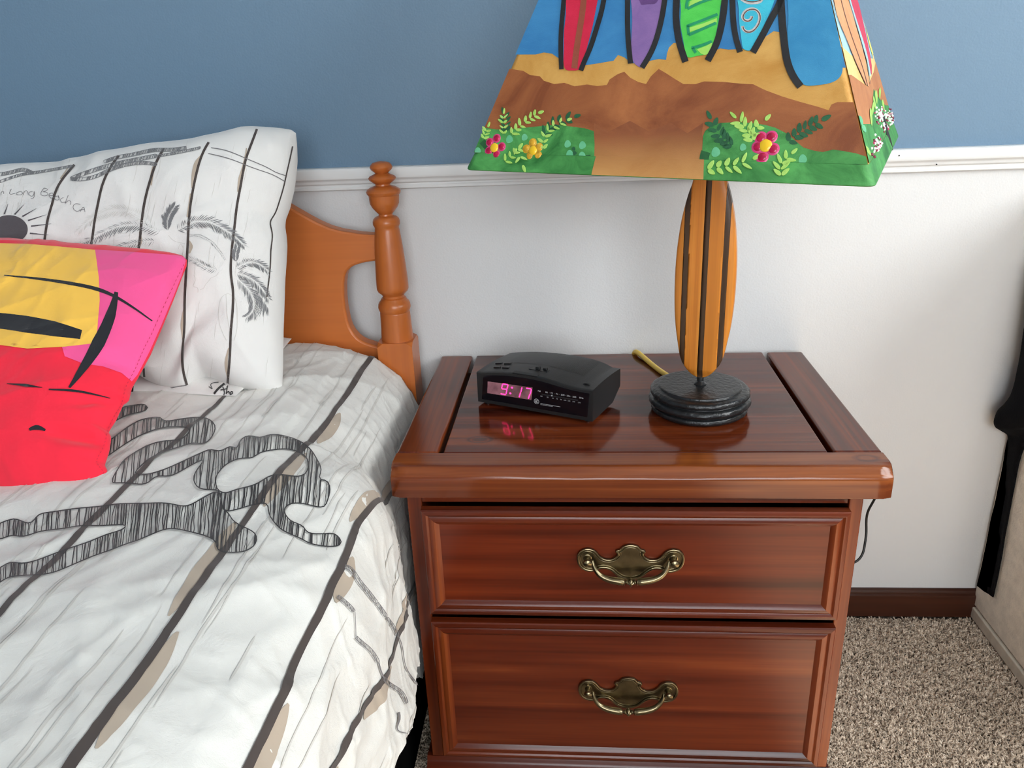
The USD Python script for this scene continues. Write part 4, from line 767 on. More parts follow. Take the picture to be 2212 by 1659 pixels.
uu, dd = np.linspace(0, 1, 90), np.linspace(0, 1, 40)
zf, zb = np.interp(uu, fu, fz), np.interp(uu, bu, bz)
tt = dd[None] ** 1.0; zt_ = zf[:, None] * (1 - tt) + zb[:, None] * tt + .0022 * np.sin(np.pi * tt)
zt_ -= .0010 * np.clip(1 - dd[None] / .03, 0, 1) ** 2
zbot = KFL[2] + np.where(dd > .72, (dd - .72) / .28 * .016, 0)[None] * np.ones((90, 1))
kp = lambda u, d, z: KFL[None, None] * (1, 1, 0) + KE * (u * KW)[..., None] + KD * (d * KDEP)[..., None] + KZ * z[..., None]
Ug, Dg = np.meshgrid(uu, dd, indexing='ij'); ch = lambda z: z
topP, botP = kp(Ug, Dg, zt_), kp(Ug, Dg, zbot)
def closed(A, B):
    n, m = A.shape[:2]; v = np.vstack([A.reshape(-1, 3), B.reshape(-1, 3)]); i = np.arange(n * m).reshape(n, m); k = i + n * m
    q = [np.stack([i[:-1, :-1], i[1:, :-1], i[1:, 1:], i[:-1, 1:]], -1).reshape(-1, 4), np.stack([k[:-1, :-1], k[:-1, 1:], k[1:, 1:], k[1:, :-1]], -1).reshape(-1, 4)]
    for a in (i[:, 0], i[::-1, -1], i[-1, :], i[0, ::-1]):
        b = a + n * m; q.append(np.stack([a[:-1], b[:-1], b[1:], a[1:]], -1))
    q = np.vstack(q); return v, np.vstack([q[:, [0, 1, 2]], q[:, [0, 2, 3]]])
v, f = closed(topP, botP); tmc = trimesh.Trimesh(v, f, process=False); tmc.fix_normals(); f = np.array(tmc.faces)
kb = obj('case', (v, f), 'black_plastic', ck, 35); CLK = Surf((v, f))
for u, d in ((.06, .1), (.94, .1), (.06, .65), (.94, .65)):
    p = KFL + KE * u * KW + KD * d * KDEP; obj('foot', lathe([(.0001, ZT), (.005, ZT), (.0055, KFL[2] + .001), (.0001, KFL[2] + .001)], p[:2], 16), 'dark_plastic', ck)
FN = -KD; fput = lambda poly, h, y, b=.0003: place(slab(poly, h, b), KFL + FN * y, KE, KZ, FN)
def fpoly(pts, smooth_=False):
    Q = on_plane(crop(pts, *C10), KFL, KD) - KFL; a = np.c_[Q @ KE, Q[:, 2]]
    if smooth_: a = spline(a, 60, True)
    p = Polygon(a).buffer(0); return p if p.exterior.is_ccw else Polygon(p.exterior.coords[::-1])
obj('front_lens', fput(fpoly([(165, 425), (300, 420), (450, 424), (600, 434), (750, 455), (900, 482), (1050, 515), (1200, 560), (1350, 605), (1500, 645), (1650, 675), (1752, 692), (1722, 1042), (1300, 972), (900, 900), (500, 830), (148, 772)]).buffer(-.0008).buffer(.0008), .0008, 0), 'lens', ck, 30, 'glossy dark front panel')
dp = obj('display', fput(fpoly([(236, 508), (905, 598), (888, 787), (228, 682)]), .0003, .0008), 'display_glass', ck, 30, 'dim red display window')
def seg(a, b, w=17):
    Q = on_plane(crop([a, b], *C10), KFL, KD) - KFL; L = LineString(np.c_[Q @ KE, Q[:, 2]]); return fput(L.buffer(w / 6.9125 / 1500 / 2 * 1.0, quad_segs=2), .0004, .0010, 0)
D9 = [((468, 545), (530, 553)), ((458, 555), (446, 606)), ((455, 617), (515, 625)), ((540, 563), (527, 614)), ((524, 634), (512, 690)), ((437, 692), (500, 702))]
D1 = [((748, 602), (734, 660)), ((726, 678), (709, 736))]; D7 = [((817, 608), (880, 618)), ((888, 630), (874, 688)), ((866, 702), (845, 760))]
for dg in (D9, D1, D7): obj('lit_digit', cat(*[seg(a, b) for a, b in dg]), 'led', dp, False, {id(D9): 'lit numeral 9', id(D1): 'lit numeral 1', id(D7): 'lit numeral 7'}[id(dg)])
obj('lit_colon', cat(seg((599, 600), (601, 600), 32), seg((574, 685), (576, 685), 32)), 'led', dp, False)
def words(txt, at, hgt, y=.0009, bold=False):
    Q = on_plane(crop([at], *C10), KFL, KD)[0]; m = meshkit.text_mesh(txt, hgt, .0002, bold); vv, ff = va(m); w = (vv[:, 0].max() + vv[:, 0].min()) / 2; vv = vv - (w, hgt / 2, 0)
    return place((vv, ff), Q + FN * y, KE, KZ, FN)
FMX = [('FM', 1005, 652), ('88', 1115, 670), ('·', 1155, 678), ('92', 1192, 682), ('·', 1232, 690), ('96', 1272, 695), ('·', 1308, 702), ('100', 1356, 709), ('·', 1398, 716), ('104', 1442, 724), ('·', 1482, 731), ('108', 1530, 738), ('MHz', 1634, 754)]
AMX = [('AM', 1036, 727), ('53', 1130, 743), ('60', 1210, 757), ('70', 1270, 768), ('80', 1330, 778), ('100', 1390, 788), ('120', 1450, 798), ('140', 1520, 810), ('170', 1602, 823)]
obj('dial_scale', cat(*[words(t, (x, y), .0022, bold=True) for t, x, y in FMX], *[words(t, (x, y), .0016) for t, x, y in AMX]), 'dial_print', ck, False, 'white radio dial numbers')
q0 = fput(fpoly([(1040, 690), (1585, 782), (1583, 800), (1038, 708)]), .0003, .0006, 0); q1 = fput(fpoly([(1185, 708), (1205, 711), (1203, 730), (1183, 727)]), .0003, .0010, 0)
obj('tuning_slot', q0, 'black_plastic', ck, False); obj('tuning_pointer', q1, 'dial_print', ck, False)
LC = np.array(fpoly([(955, 795), (975, 795), (975, 815), (955, 815)]).centroid.coords[0]); lr = .0041
def loop(pts, w=.00035): return LineString(LC + spline(np.array(pts) * lr, 40)).buffer(w, quad_segs=2)
logo = [Point(*LC).buffer(lr).difference(Point(*LC).buffer(lr * .84)), loop([(-.05, .45), (-.35, .5), (-.5, .2), (-.45, -.3), (-.2, -.42), (-.08, -.1), (-.3, .02), (-.12, .05), (-.1, -.4), (-.25, -.6)]), loop([(.45, .35), (.25, .5), (.08, .3), (.25, .05), (.1, -.1), (.12, -.4), (.35, -.42), (.5, -.2)])]
obj('logo', cat(*[fput(p, .0002, .0009, 0) for p in logo]), 'dial_print', ck, False, 'round monogram badge')
obj('caption', cat(*[fput(fpoly(p), .0002, .0009, 0) for p in ([(1024, 833), (1320, 884), (1319, 891), (1023, 840)], [(1024, 850), (1208, 881), (1207, 886), (1023, 855)])]), 'dial_print', ck, False)
def on_top(px, size, rot=0, sink=.0006, mat='dark_plastic', name='button', r=.0008):
    P0, N_, ok = CLK.at(crop([px], *C10)); n = N_[0]; e = KE - n * (KE @ n); e /= np.linalg.norm(e); g = np.cross(n, e); c, s = math.cos(rot), math.sin(rot)
    a, b, h = size; obj(name, place(rbox(-a / 2, a / 2, -b / 2, b / 2, -sink, h, r, 3), P0[0], c * e + s * g, -s * e + c * g, n), mat, ck)
for px in ((400, 245), (530, 250), (375, 305), (500, 310)): on_top(px, (.0115, .0035, .0016))
on_top((800, 395), (.040, .0075, .0007), 0, .0006, 'black_plastic', 'snooze_bar', .0006)
on_top((1000, 335), (.030, .0075, .0004), 0, .0006, 'dark_plastic', 'switch_recess', .0004); on_top((985, 325), (.006, .006, .004), 0, .001, 'black_plastic', 'switch_slider'); on_top((1095, 335), (.006, .005, .003), 0, .001, 'black_plastic', 'switch_slider')
P0, N_, ok = CLK.at(crop([(1715, 555)], *C10)); n = N_[0]; e = KE - n * (KE @ n); e /= np.linalg.norm(e); g = np.cross(n, e)
w_ = lathe([(.0001, -.0018), (.0105, -.0018), (.0112, -.0012), (.0112, .0012), (.0105, .0018), (.0001, .0018)], seg=40); obj('tuning_wheel', place(w_, P0[0] - n * .0092, n, e, g), 'dark_plastic', ck)
ribs = []
for k in range(30):
    d = .40 + .019 * k; u = np.linspace(.16, .84, 24); A = np.stack([kp(u[None], np.array([[d + o]]) * np.ones((1, 24)), np.array([[np.interp(x, uu, zt_[:, int(round((d + o) * 39))]) for x in u]]))[0] for o in (-.0042, .0042)], 1)
    A[..., 2] = np.array([[np.interp(d + o, dd, [np.interp(x, uu, zt_[:, j]) for j in range(40)]) for o in (-.0042, .0042)] for x in u]) + .0004
    vv, ff = grid_mesh(A); 
    if np.cross(vv[ff[0][1]] - vv[ff[0][0]], vv[ff[0][2]] - vv[ff[0][0]])[2] < 0: ff = ff[:, ::-1]
    ribs.append((vv, ff))
obj('speaker_ribs', cat(*ribs), 'dark_plastic', ck, False)

# ------------------------------------------------------------------ lamp
AX, AY = .842, -.256
lamp = thing('table_lamp', 'table lamp with a wooden surfboard body, round black base and hand-painted beach shade', 'lamp', (AX, AY, ZT))
bp = [(.0001, 0), (.0600, 0), (.0650, .0016), (.0676, .005), (.0668, .0085), (.0640, .0102), (.0644, .0112), (.0690, .0130), (.0714, .0172), (.0700, .0212), (.0658, .0238), (.0656, .0246), (.0682, .0262), (.0694, .0292), (.0680, .0325), (.0640, .0345), (.0592, .0350), (.0580, .0358), (.0574, .0374), (.0560, .0384), (.0300, .0386), (.0001, .0386)]
v, f = lathe([(r, ZT + z) for r, z in PchipInterpolator(range(len(bp)), np.array(bp))(np.linspace(0, len(bp) - 1, 90))], (AX, AY), 120)
d = v - (AX, AY, 0); rr = np.hypot(d[:, 0], d[:, 1]); an = np.arctan2(d[:, 1], d[:, 0]); k = np.clip((rr - .058) / .004, 0, 1) * (v[:, 2] > ZT + .002) * (v[:, 2] < ZT + .034)
cut = (noise(np.c_[an * 26, v[:, 2] * 260, an * 0], 3) - .5) * .0011 + (fbm(np.c_[an * 5, v[:, 2] * 90, an * 0], 2, 5) - .5) * .0016
v[:, :2] += d[:, :2] / np.maximum(rr, 1e-6)[:, None] * (k * cut)[:, None]; v[:, 2] += k * (fbm(np.c_[np.cos(an) * 2, np.sin(an) * 2, v[:, 2] * 0], 2, 8) - .5) * .0022
obj('base', (v, f), 'black_paint', lamp, 40)
obj('peg', lathe([(.0001, ZT + .038), (.0085, ZT + .038), (.0088, ZT + .0395), (.0066, ZT + .0415), (.0048, ZT + .0435), (.0046, ZT + .056), (.0001, ZT + .056)], (AX, AY), 24), 'black_paint', lamp)
C11 = (1380, 360, 3.456); BR_ = -.30; bx, by = np.array([math.cos(BR_), math.sin(BR_), 0]), np.array([-math.sin(BR_), math.cos(BR_), 0])
rows = [(1562, 448, 515), (1558, 430, 528), (1535, 385, 555), (1500, 350, 582), (1450, 320, 622), (1400, 303, 642), (1300, 284, 664), (1200, 271, 688), (1100, 264, 704), (1000, 263, 718), (900, 265, 728), (800, 269, 735), (700, 275, 738), (600, 285, 738), (500, 300, 735), (400, 319, 729), (300, 343, 716), (200, 373, 698), (100, 411, 676)]
bz_, bh = [], []
for y, l, r in rows:
    Q = on_y(crop([(l, y), (r, y)], *C11), AY); bz_.append(Q[:, 2].mean()); bh.append((Q[1, 0] - Q[0, 0]) / 2 - .0012)
zz, hh = np.array(bz_), np.array(bh); zz = np.r_[zz, zz[-1] + .03, zz[-1] + .055, zz[-1] + .066]; hh = np.r_[hh, .017, .0105, .004]
zs2 = np.r_[np.linspace(zz[0], zz[4], 14)[:-1], np.linspace(zz[4], zz[-1], 60)]; hw = PchipInterpolator(zz, hh)(zs2); th = .0108 * np.clip(hw / .02, .55, 1)
ang = np.linspace(0, 2 * np.pi, 72, endpoint=False); ce, se = np.cos(ang), np.sin(ang); ex_ = .52
sx_, sy_ = np.sign(ce) * np.abs(ce) ** ex_, np.sign(se) * np.abs(se) ** .36
ringv = np.array([[(h * a, t * b, z) for a, b in zip(sx_, sy_)] for h, t, z in zip(hw, th, zs2)])
vv = np.vstack([ringv.reshape(-1, 3), [(0, 0, zs2[0])], [(0, 0, zs2[-1])]]); n, s = ringv.shape[:2]; i = np.arange(n - 1)[:, None] * s; j = np.arange(s)[None]; k2 = (j + 1) % s
q = np.stack([i + j, i + k2, i + s + k2, i + s + j], -1).reshape(-1, 4); jj = np.arange(s); kk = (jj + 1) % s
ff = np.vstack([q[:, [0, 1, 2]], q[:, [0, 2, 3]], np.c_[np.full(s, n * s), kk, jj], np.c_[np.full(s, n * s + 1), (n - 1) * s + jj, (n - 1) * s + kk]])
bm = m3.Manifold(m3.Mesh(np.ascontiguousarray(vv, np.float32), np.ascontiguousarray(ff, np.uint32)))
cuts = [-.06, -.0295, -.0225, -.0037, .0037, .0225, .0295, .06]
for k in range(7):
    a, b = cuts[k], cuts[k + 1]; pc = bm ^ m3.Manifold.cube((b - a - .0001, .1, 1), False).translate((a, -.05, .3))
    obj(('board_strip', 'dark_stripe')[k % 2], place(va(pc), (AX, AY, 0), bx, by, (0, 0, 1)), ('board_dark' if k % 2 else ('board_light' if k in (0, 2, 6) else 'board_plain')), lamp, 40)
obj('socket', lathe([(.0001, zs2[-1] - .004), (.012, zs2[-1] - .004), (.014, zs2[-1] + .002), (.017, zs2[-1] + .01), (.017, zs2[-1] + .05), (.0001, zs2[-1] + .05)], (AX, AY), 24), 'brass', lamp)
bulb = [(.013, .05), (.016, .058), (.024, .072), (.030, .088), (.030, .100), (.024, .116), (.012, .126), (.0001, .128)]
obj('bulb', lathe([(.0001, zs2[-1] + .05)] + [(r, zs2[-1] + z) for r, z in bulb], (AX, AY), 24), 'white_trim', lamp)
# the shade: a four-sided tapering box, open at both ends
ST, SA, SB, SZ, SK, TX, TY = -.406, .4346, .3948, .909, .3774, -.0198, .0304; SO = np.array([.8193, -.2786]); HT = .36
def SP(u, w, h, o=0.0):
    x, y = u * (SA / 2 - SK * h + o), w * (SB / 2 - SK * h + o); return np.array([SO[0] + math.cos(ST) * x - math.sin(ST) * y, SO[1] + math.sin(ST) * x + math.cos(ST) * y, SZ + h + TX * x + TY * y])
CQ = [(-1, -1), (1, -1), (1, 1), (-1, 1)]
def shell(levels, r=.010, seg=5):
    """Rings of the shade at (h, offset) levels with rounded corners."""
    V = []
    for h, o in levels:
        a, b = SA / 2 - SK * h + o, SB / 2 - SK * h + o; ring = []
        for k, (u, w) in enumerate(CQ):
            cx, cy = u * (a - r), w * (b - r); a0 = math.radians([180, 270, 0, 90][k])
            for q in range(seg + 1): t = a0 + q / seg * math.pi / 2; x, y = cx + r * math.cos(t), cy + r * math.sin(t); ring.append((SO[0] + math.cos(ST) * x - math.sin(ST) * y, SO[1] + math.sin(ST) * x + math.cos(ST) * y, SZ + h + TX * x + TY * y))
        V.append(ring)
    V = np.array(V); n, s = V.shape[:2]; i = np.arange(n - 1)[:, None] * s; j = np.arange(s)[None]; k = (j + 1) % s; q = np.stack([i + j, i + k, i + s + k, i + s + j], -1).reshape(-1, 4)
    return V.reshape(-1, 3), np.vstack([q[:, [0, 1, 2]], q[:, [0, 2, 3]]])
sh = obj('shade', shell([(HT, -.003), (.002, -.003), (.0, -.002), (.0, 0), (HT, 0), (HT, -.003)], .007), 'paint_sand', lamp, 40, 'painted pyramid shade')
HH = .0165
obj('shade_hem', shell([(HH, -.0005), (HH + .0004, .0002), (HH - .0002, .0010), (.001, .0020), (-.0012, .0016), (-.0022, .0004), (-.0022, -.0012), (.0, -.002)], .009), 'paint_green', lamp, 40, 'green painted hem of the shade')
A0, B0, A1 = SP(-1, -1, 0), SP(1, -1, 0), SP(-1, -1, .3); fn = np.cross(B0 - A0, A1 - A0); fn /= np.linalg.norm(fn); FRONT = Plane(A0, fn)
D0, E0, D1_ = SP(1, -1, 0), SP(1, 1, 0), SP(1, -1, .3); rn = np.cross(E0 - D0, D1_ - D0); rn /= np.linalg.norm(rn); RIGHT = Plane(D0, rn)
def topx(P): d = np.atleast_2d(P) - CAM; return np.c_[W / 2 + F * (d @ CR) / (d @ CF), H / 2 - F * (d @ CU) / (d @ CF)]
inset = lambda u, h: SP(u, -1, h) + (SP(-u, -1, h) - SP(u, -1, h)) * .0015
FACE = Polygon(topx([inset(-1, .0167), inset(1, .0167), inset(1, HT), inset(-1, HT)])); RFACE = Polygon(topx([SP(1, -.985, .0175), SP(1, .985, .0175), SP(1, .985, HT), SP(1, -.985, HT)]))
C1, CL, CRt, CG = (980, 0, 2.257), (980, 200, 5.267), (1460, 200, 4.424), (1160, 0, 5.53)
UP = .00018
def fdec(name, polys, mat, layer, cs=None, smooth_=False, label=None, face=None, kind_=None):
    gs = []
    if len(polys) > 1 and not kind_:
        for p in polys: fdec(name, [p], mat, layer, cs, smooth_, label, face)
        return
    for p in (polys if len(polys) < 2 or kind_ else []):
        g = p if hasattr(p, 'geom_type') else (shape(p, (), cs, smooth_)); g = g.intersection(face if face is not None else FACE)
        if not g.is_empty: gs.append(fill(g, 60))
    if gs: obj(name, decal(join2(gs), FRONT if face is None else RIGHT, UP * layer, 9), mat, sh, False, label)
st = lambda pts, w, cs=C1: LineString(spline(crop(pts, *cs), 40)).buffer(w / 2, cap_style=2)
sky = [(310, 266), (400, 266), (440, 256), (480, 262), (520, 290), (560, 305), (640, 318), (700, 310), (780, 296), (802, 268), (832, 280), (870, 308), (905, 312), (940, 300), (1000, 288), (1036, 292), (1040, 262), (1050, 232), (1072, 210), (1100, 208), (1120, 250), (1180, 262), (1240, 258), (1300, 236), (1340, 242), (1380, 240), (1440, 238), (1480, 232), (1512, 185), (1560, 152), (1596, 158), (1612, 300), (1760, 330), (1920, 330), (2000, 330), (1900, -700), (100, -700), (200, 262)]
fdec('painted_sky', [sky], 'paint_sky', 1, C1)
brown = [(200, 330), (285, 337), (340, 346), (372, 366), (420, 372), (440, 394), (490, 410), (540, 404), (590, 421), (650, 412), (700, 420), (748, 414), (760, 388), (800, 362), (832, 350), (862, 380), (900, 400), (938, 410), (962, 372), (1000, 336), (1040, 360), (1080, 386), (1120, 410), (1180, 410), (1222, 397), (1320, 400), (1400, 408), (1460, 411), (1520, 440), (1600, 470), (1700, 500), (1780, 522), (1828, 538), (1842, 510), (1870, 498), (1930, 498), (2100, 500), (2200, 1000), (-100, 1000)]
fdec('painted_earth', [brown], 'paint_brown', 1, C1)
fdec('painted_path', [[(684, 600), (760, 640), (860, 590), (950, 640), (1060, 600), (1140, 650), (1216, 600), (1210, 660), (1216, 700), (1216, 1000), (678, 1000), (684, 700)]], 'paint_path', 2, C1)
fdec('painted_grass', [[(60, 610), (150, 622), (210, 632), (300, 628), (400, 618), (500, 608), (560, 616), (640, 626), (684, 640), (688, 700), (680, 1000), (0, 1000)], [(1216, 665), (1226, 640), (1260, 612), (1300, 600), (1380, 596), (1450, 600), (1520, 610), (1570, 624), (1625, 652), (1670, 690), (1705, 720), (1760, 736), (1800, 742), (1850, 730), (1900, 737), (1960, 748), (2010, 764), (2200, 780), (2200, 1000), (1222, 1000), (1212, 740)]], 'paint_green', 3, C1)
pv = []
for u in np.linspace(*[float(((FRONT.at(np.array([p]))[0][0] - A0) @ (B0 - A0)) / ((B0 - A0) @ (B0 - A0)) * 2 - 1) for p in ((980 + 680 / 2.257, 369), (980 + 1218 / 2.257, 382))], 30): pv.append([SP(u, -1, h, o) - np.array(SP(0, 0, 0) - SP(0, -1, 0)) / np.linalg.norm(SP(0, 0, 0) - SP(0, -1, 0)) * .0003 for h, o in ((HH + .001, 0), (HH - .0002, .0011), (.008, .00155), (.001, .0021), (-.0013, .0017))])
v, f = grid_mesh(np.array(pv)); f = f if np.cross(v[f[0][1]] - v[f[0][0]], v[f[0][2]] - v[f[0][0]]) @ fn > 0 else f[:, ::-1]
obj('painted_path', (v, f), 'paint_path', sh, True, 'sand coloured end of the painted path on the hem')
fdec('painted_shadow', [st([(1290, 822), (1420, 816), (1560, 822), (1700, 826)], 9), st([(1690, 815), (1800, 818), (1900, 822), (1960, 815), (2000, 822)], 14), st([(1230, 740), (1222, 780), (1232, 822)], 20), st([(140, 690), (230, 770), (330, 780)], 14), st([(470, 770), (590, 780), (670, 770)], 14)], 'paint_green_deep', 4)
# surfboards standing in the sand
for nm, pts, mat, lines_ in (
    ('red', [(560, -500), (548, 0), (540, 150), (538, 250), (546, 338), (575, 345), (600, 344), (622, 330), (650, 240), (676, 140), (700, 20), (720, -500)], 'paint_red', [([(560, -500), (540, -10), (528, 130), (524, 240), (528, 340)], 22), ([(770, -500), (736, -10), (705, 120), (668, 235), (640, 300), (622, 346)], 24)]),
    ('purple', [(860, -500), (865, 0), (868, 180), (876, 300), (896, 322), (915, 330), (940, 300), (970, 240), (1000, 120), (1020, 0), (1050, -500)], 'paint_purple', [([(840, -500), (850, -10), (850, 130), (856, 230), (864, 312)], 25), ([(1080, -500), (1032, -10), (1012, 110), (984, 210), (952, 280), (920, 332)], 26)]),
    ('lime', [(1080, -500), (1105, 0), (1106, 110), (1120, 200), (1142, 280), (1180, 276), (1250, 258), (1276, 190), (1296, 80), (1308, 0), (1330, -500)], 'paint_lime', [([(1060, -500), (1088, -10), (1086, 90), (1098, 190), (1114, 250), (1132, 304)], 32), ([(1350, -500), (1324, -10), (1312, 100), (1288, 200), (1266, 250), (1240, 298)], 32)]),
    ('aqua', [(1370, -500), (1384, 0), (1394, 120), (1404, 200), (1416, 242), (1455, 244), (1490, 180), (1530, 90), (1566, 0), (1620, -500)], 'paint_aqua', [([(1330, -500), (1360, -10), (1364, 90), (1376, 180), (1398, 256)], 28), ([(1700, -500), (1592, 10), (1560, 75), (1520, 150), (1490, 205), (1460, 258)], 32)]),
    ('blue', [(1600, -500), (1626, 0), (1628, 170), (1640, 280), (1664, 350), (1704, 412), (1760, 418), (1820, 410), (1864, 394), (1888, 370), (1897, 335), (1894, 220), (1876, 100), (1850, -20), (1800, -500)], 'paint_board_blue', [([(1560, -500), (1596, 0), (1604, 120), (1614, 220), (1630, 310), (1660, 380), (1692, 424)], 36)])):
    fdec('painted_surfboard', [pts], mat, 5, C1, True, f'{nm} painted surfboard')
    fdec('painted_outline', [st(p, w / 2.257) for p, w in lines_], 'paint_black', 8)
fdec('painted_stripe', [st([(650, -500), (636, -10), (628, 70), (614, 160), (600, 250), (590, 335)], 13)], 'paint_red_stripe', 6)
fdec('painted_mark', [shape([(1215, -40), (1440, -40), (1425, 40), (1330, 55), (1250, 60), (1230, 20)], (), CG)], 'paint_purple_dark', 6)
fdec('painted_bar', [shape(p, (), CG, False) for p in ([(1815, 88), (1830, 22), (1990, -80), (2200, -160), (2190, -20)], [(1828, 388), (1825, 335), (2000, 280), (2152, 220), (2150, 270)], [(1915, 595), (2040, 545), (2095, 510), (2080, 600), (2040, 655), (2005, 662), (1960, 645)])], 'paint_lime_light', 6)
fdec('painted_bar_edge', [st(p, 6, CG) for p in ([(1790, 110), (1800, 20), (1830, -10)], [(1800, 112), (1900, 60), (2060, 0), (2200, -30)], [(1795, 318), (1960, 256), (2160, 176)], [(1805, 310), (1815, 420)], [(1815, 425), (1960, 360), (2140, 280)], [(1850, 578), (1960, 550), (2090, 500)], [(1860, 575), (1900, 635)])], 'paint_teal', 7)
CSW = (1480, 0, 4.809); sw = [(598, 275), (606, 305), (640, 332), (690, 328), (735, 290), (768, 230), (775, 165), (745, 112), (695, 96), (640, 112), (606, 150), (602, 195), (640, 220), (682, 205), (696, 172)]
fdec('painted_swirl', [st(sw, 6.5, CSW), st([(580, -10), (640, 28), (710, 35), (780, 22), (810, -20)], 6, CSW)], 'paint_silver', 6); fdec('painted_swirl', [st([(x + 6, y + 5) for x, y in sw], 2.2, CSW), st([(590, -8), (650, 18), (720, 24), (790, 6)], 2, CSW)], 'paint_umber', 7)
# raised leaves and flowers
def leaf(x, y, l, w, a): t = np.linspace(0, 2 * np.pi, 14, endpoint=False); c, s = math.cos(a), math.sin(a); p = np.c_[np.cos(t) * l / 2, np.sin(t) * w / 2 * (1 - .25 * np.cos(t))]; return Polygon(np.c_[x + p[:, 0] * c - p[:, 1] * s, y + p[:, 0] * s + p[:, 1] * c])
def fern(stem, n, l, w, cs, seed, tip=True, spread=.85):
    c = spline(crop(stem, *cs), n + 1); t = np.gradient(c, axis=0); r = np.random.default_rng(seed); out = []
    for i in range(n + (1 if tip else 0)):
        a0 = math.atan2(t[i][1], t[i][0])
        for sd in ((-1, 1) if i < n else (0,)):
            a = a0 + sd * spread + r.uniform(-.15, .15); L = l * r.uniform(.8, 1.15); out.append(leaf(c[i][0] + math.cos(a) * L * .55, c[i][1] + math.sin(a) * L * .55, L, w * r.uniform(.8, 1.2), a))
    return out
FACE0 = FACE.union(Polygon(topx([SP(-1, -1, .001), SP(1, -1, .001), SP(1, -1, .03), SP(-1, -1, .03)])))
dark = fern([(1040, 480), (1140, 370), (1370, 280)], 5, 18, 8, CL, 1) + fern([(600, 440), (590, 330), (575, 250)], 4, 14, 6, CL, 2) + fern([(1080, 470), (1180, 390), (1270, 330), (1390, 270)], 6, 22, 10, CRt, 3) + fern([(540, 510), (440, 430), (340, 260)], 6, 20, 9, CRt, 4) + [leaf(1242, 331, 9, 9, 0), leaf(1240, 322, 9, 8, 1)]
mint = [leaf(*crop([p], *cs)[0], r, r * 1.15, .3) for p, r, cs in (((1302, 588), 14, CL), ((1470, 603), 15, CL), ((1325, 702), 15, CL), ((1465, 722), 15, CL), ((640, 535), 15, CL), ((812, 512), 13, CL), ((280, 665), 13, CL), ((385, 572), 19, CRt), ((645, 525), 14, CRt), ((1215, 640), 18, CRt), ((800, 790), 14, CRt), ((1545, 800), 18, CRt))]
light_ = fern([(575, 470), (565, 340), (570, 250)], 4, 12, 5, CL, 5) + fern([(660, 470), (760, 380), (880, 290), (960, 240)], 6, 15, 6, CL, 6) + fern([(1020, 640), (1030, 520), (1120, 400), (1290, 320)], 6, 14, 6, CL, 7) + fern([(600, 790), (680, 720), (740, 640)], 3, 14, 6, CL, 8) + fern([(340, 525), (360, 470), (390, 400)], 3, 12, 5, CL, 9) + fern([(730, 640), (770, 740), (800, 830)], 2, 15, 6, CL, 10)
light_ += fern([(740, 460), (680, 360), (580, 250)], 5, 22, 9, CRt, 11) + fern([(730, 420), (770, 340), (850, 270)], 2, 20, 9, CRt, 12) + fern([(310, 745), (450, 715), (560, 705), (730, 640)], 5, 21, 9, CRt, 13) + fern([(1010, 800), (1010, 700), (1100, 590)], 4, 22, 9, CRt, 14)
fdec('painted_leaves', dark, 'paint_leaf_dark', 5, label='dark green painted leaves', face=None); fdec('painted_leaves', mint, 'paint_mint', 5, label='pale mint painted dots')
for k, g in enumerate(light_):
    g = g.simplify(.2); Q = FRONT.at(np.array(g.exterior.coords)[:-1])[0] - A0; e1 = (B0 - A0) / np.linalg.norm(B0 - A0); e2 = np.cross(fn, e1)
    pl = Polygon(np.c_[Q @ e1, Q @ e2]); lv = Q @ e2 < .018; pl = pl if pl.exterior.is_ccw else Polygon(pl.exterior.coords[::-1])
    obj('leaf', place(slab(pl, .0011, .0004), A0 + fn * (.0030 if lv.any() else .0001), e1, e2, fn), 'paint_leaf', sh, 30)
def flower(ctr, petals, r, pet, rim, mid, lab):
    e1 = (B0 - A0) / np.linalg.norm(B0 - A0); e2 = np.cross(fn, e1)
    for p in petals: o = FRONT.at(np.array([p]))[0][0]; obj('petal', cat(ellipsoid(o, (r, r, .0014), e1, e2, fn), ), rim, sh, True); obj('petal_heart', ellipsoid(o + fn * .0007, (r * .66, r * .66, .0014), e1, e2, fn), pet, sh, True)
    o = FRONT.at(np.array([ctr]))[0][0]; obj('flower_center', ellipsoid(o + fn * .0008, (r * .95, r * .95, .0019), e1, e2, fn), mid, sh, True, lab)
pxm = 1 / 1790.0
flower(crop([(465, 630)], *CL)[0], crop([(492, 522), (548, 618), (488, 708), (402, 662), (412, 568)], *CL), 10.0 * pxm, 'puffy_pink', 'puffy_rim', 'puffy_yellow', 'yellow center of pink flower')
flower(crop([(905, 662)], *CL)[0], crop([(902, 572), (972, 622), (962, 718), (868, 728), (830, 642)], *CL), 9.6 * pxm, 'puffy_gold', 'puffy_gold', 'puffy_yellow', 'center of golden flower')
flower(crop([(858, 508)], *CRt)[0], crop([(812, 432), (912, 425), (930, 542), (826, 618), (784, 520)], *CRt), 12.0 * pxm, 'puffy_pink', 'puffy_rim', 'puffy_yellow', 'yellow center of pink flower')
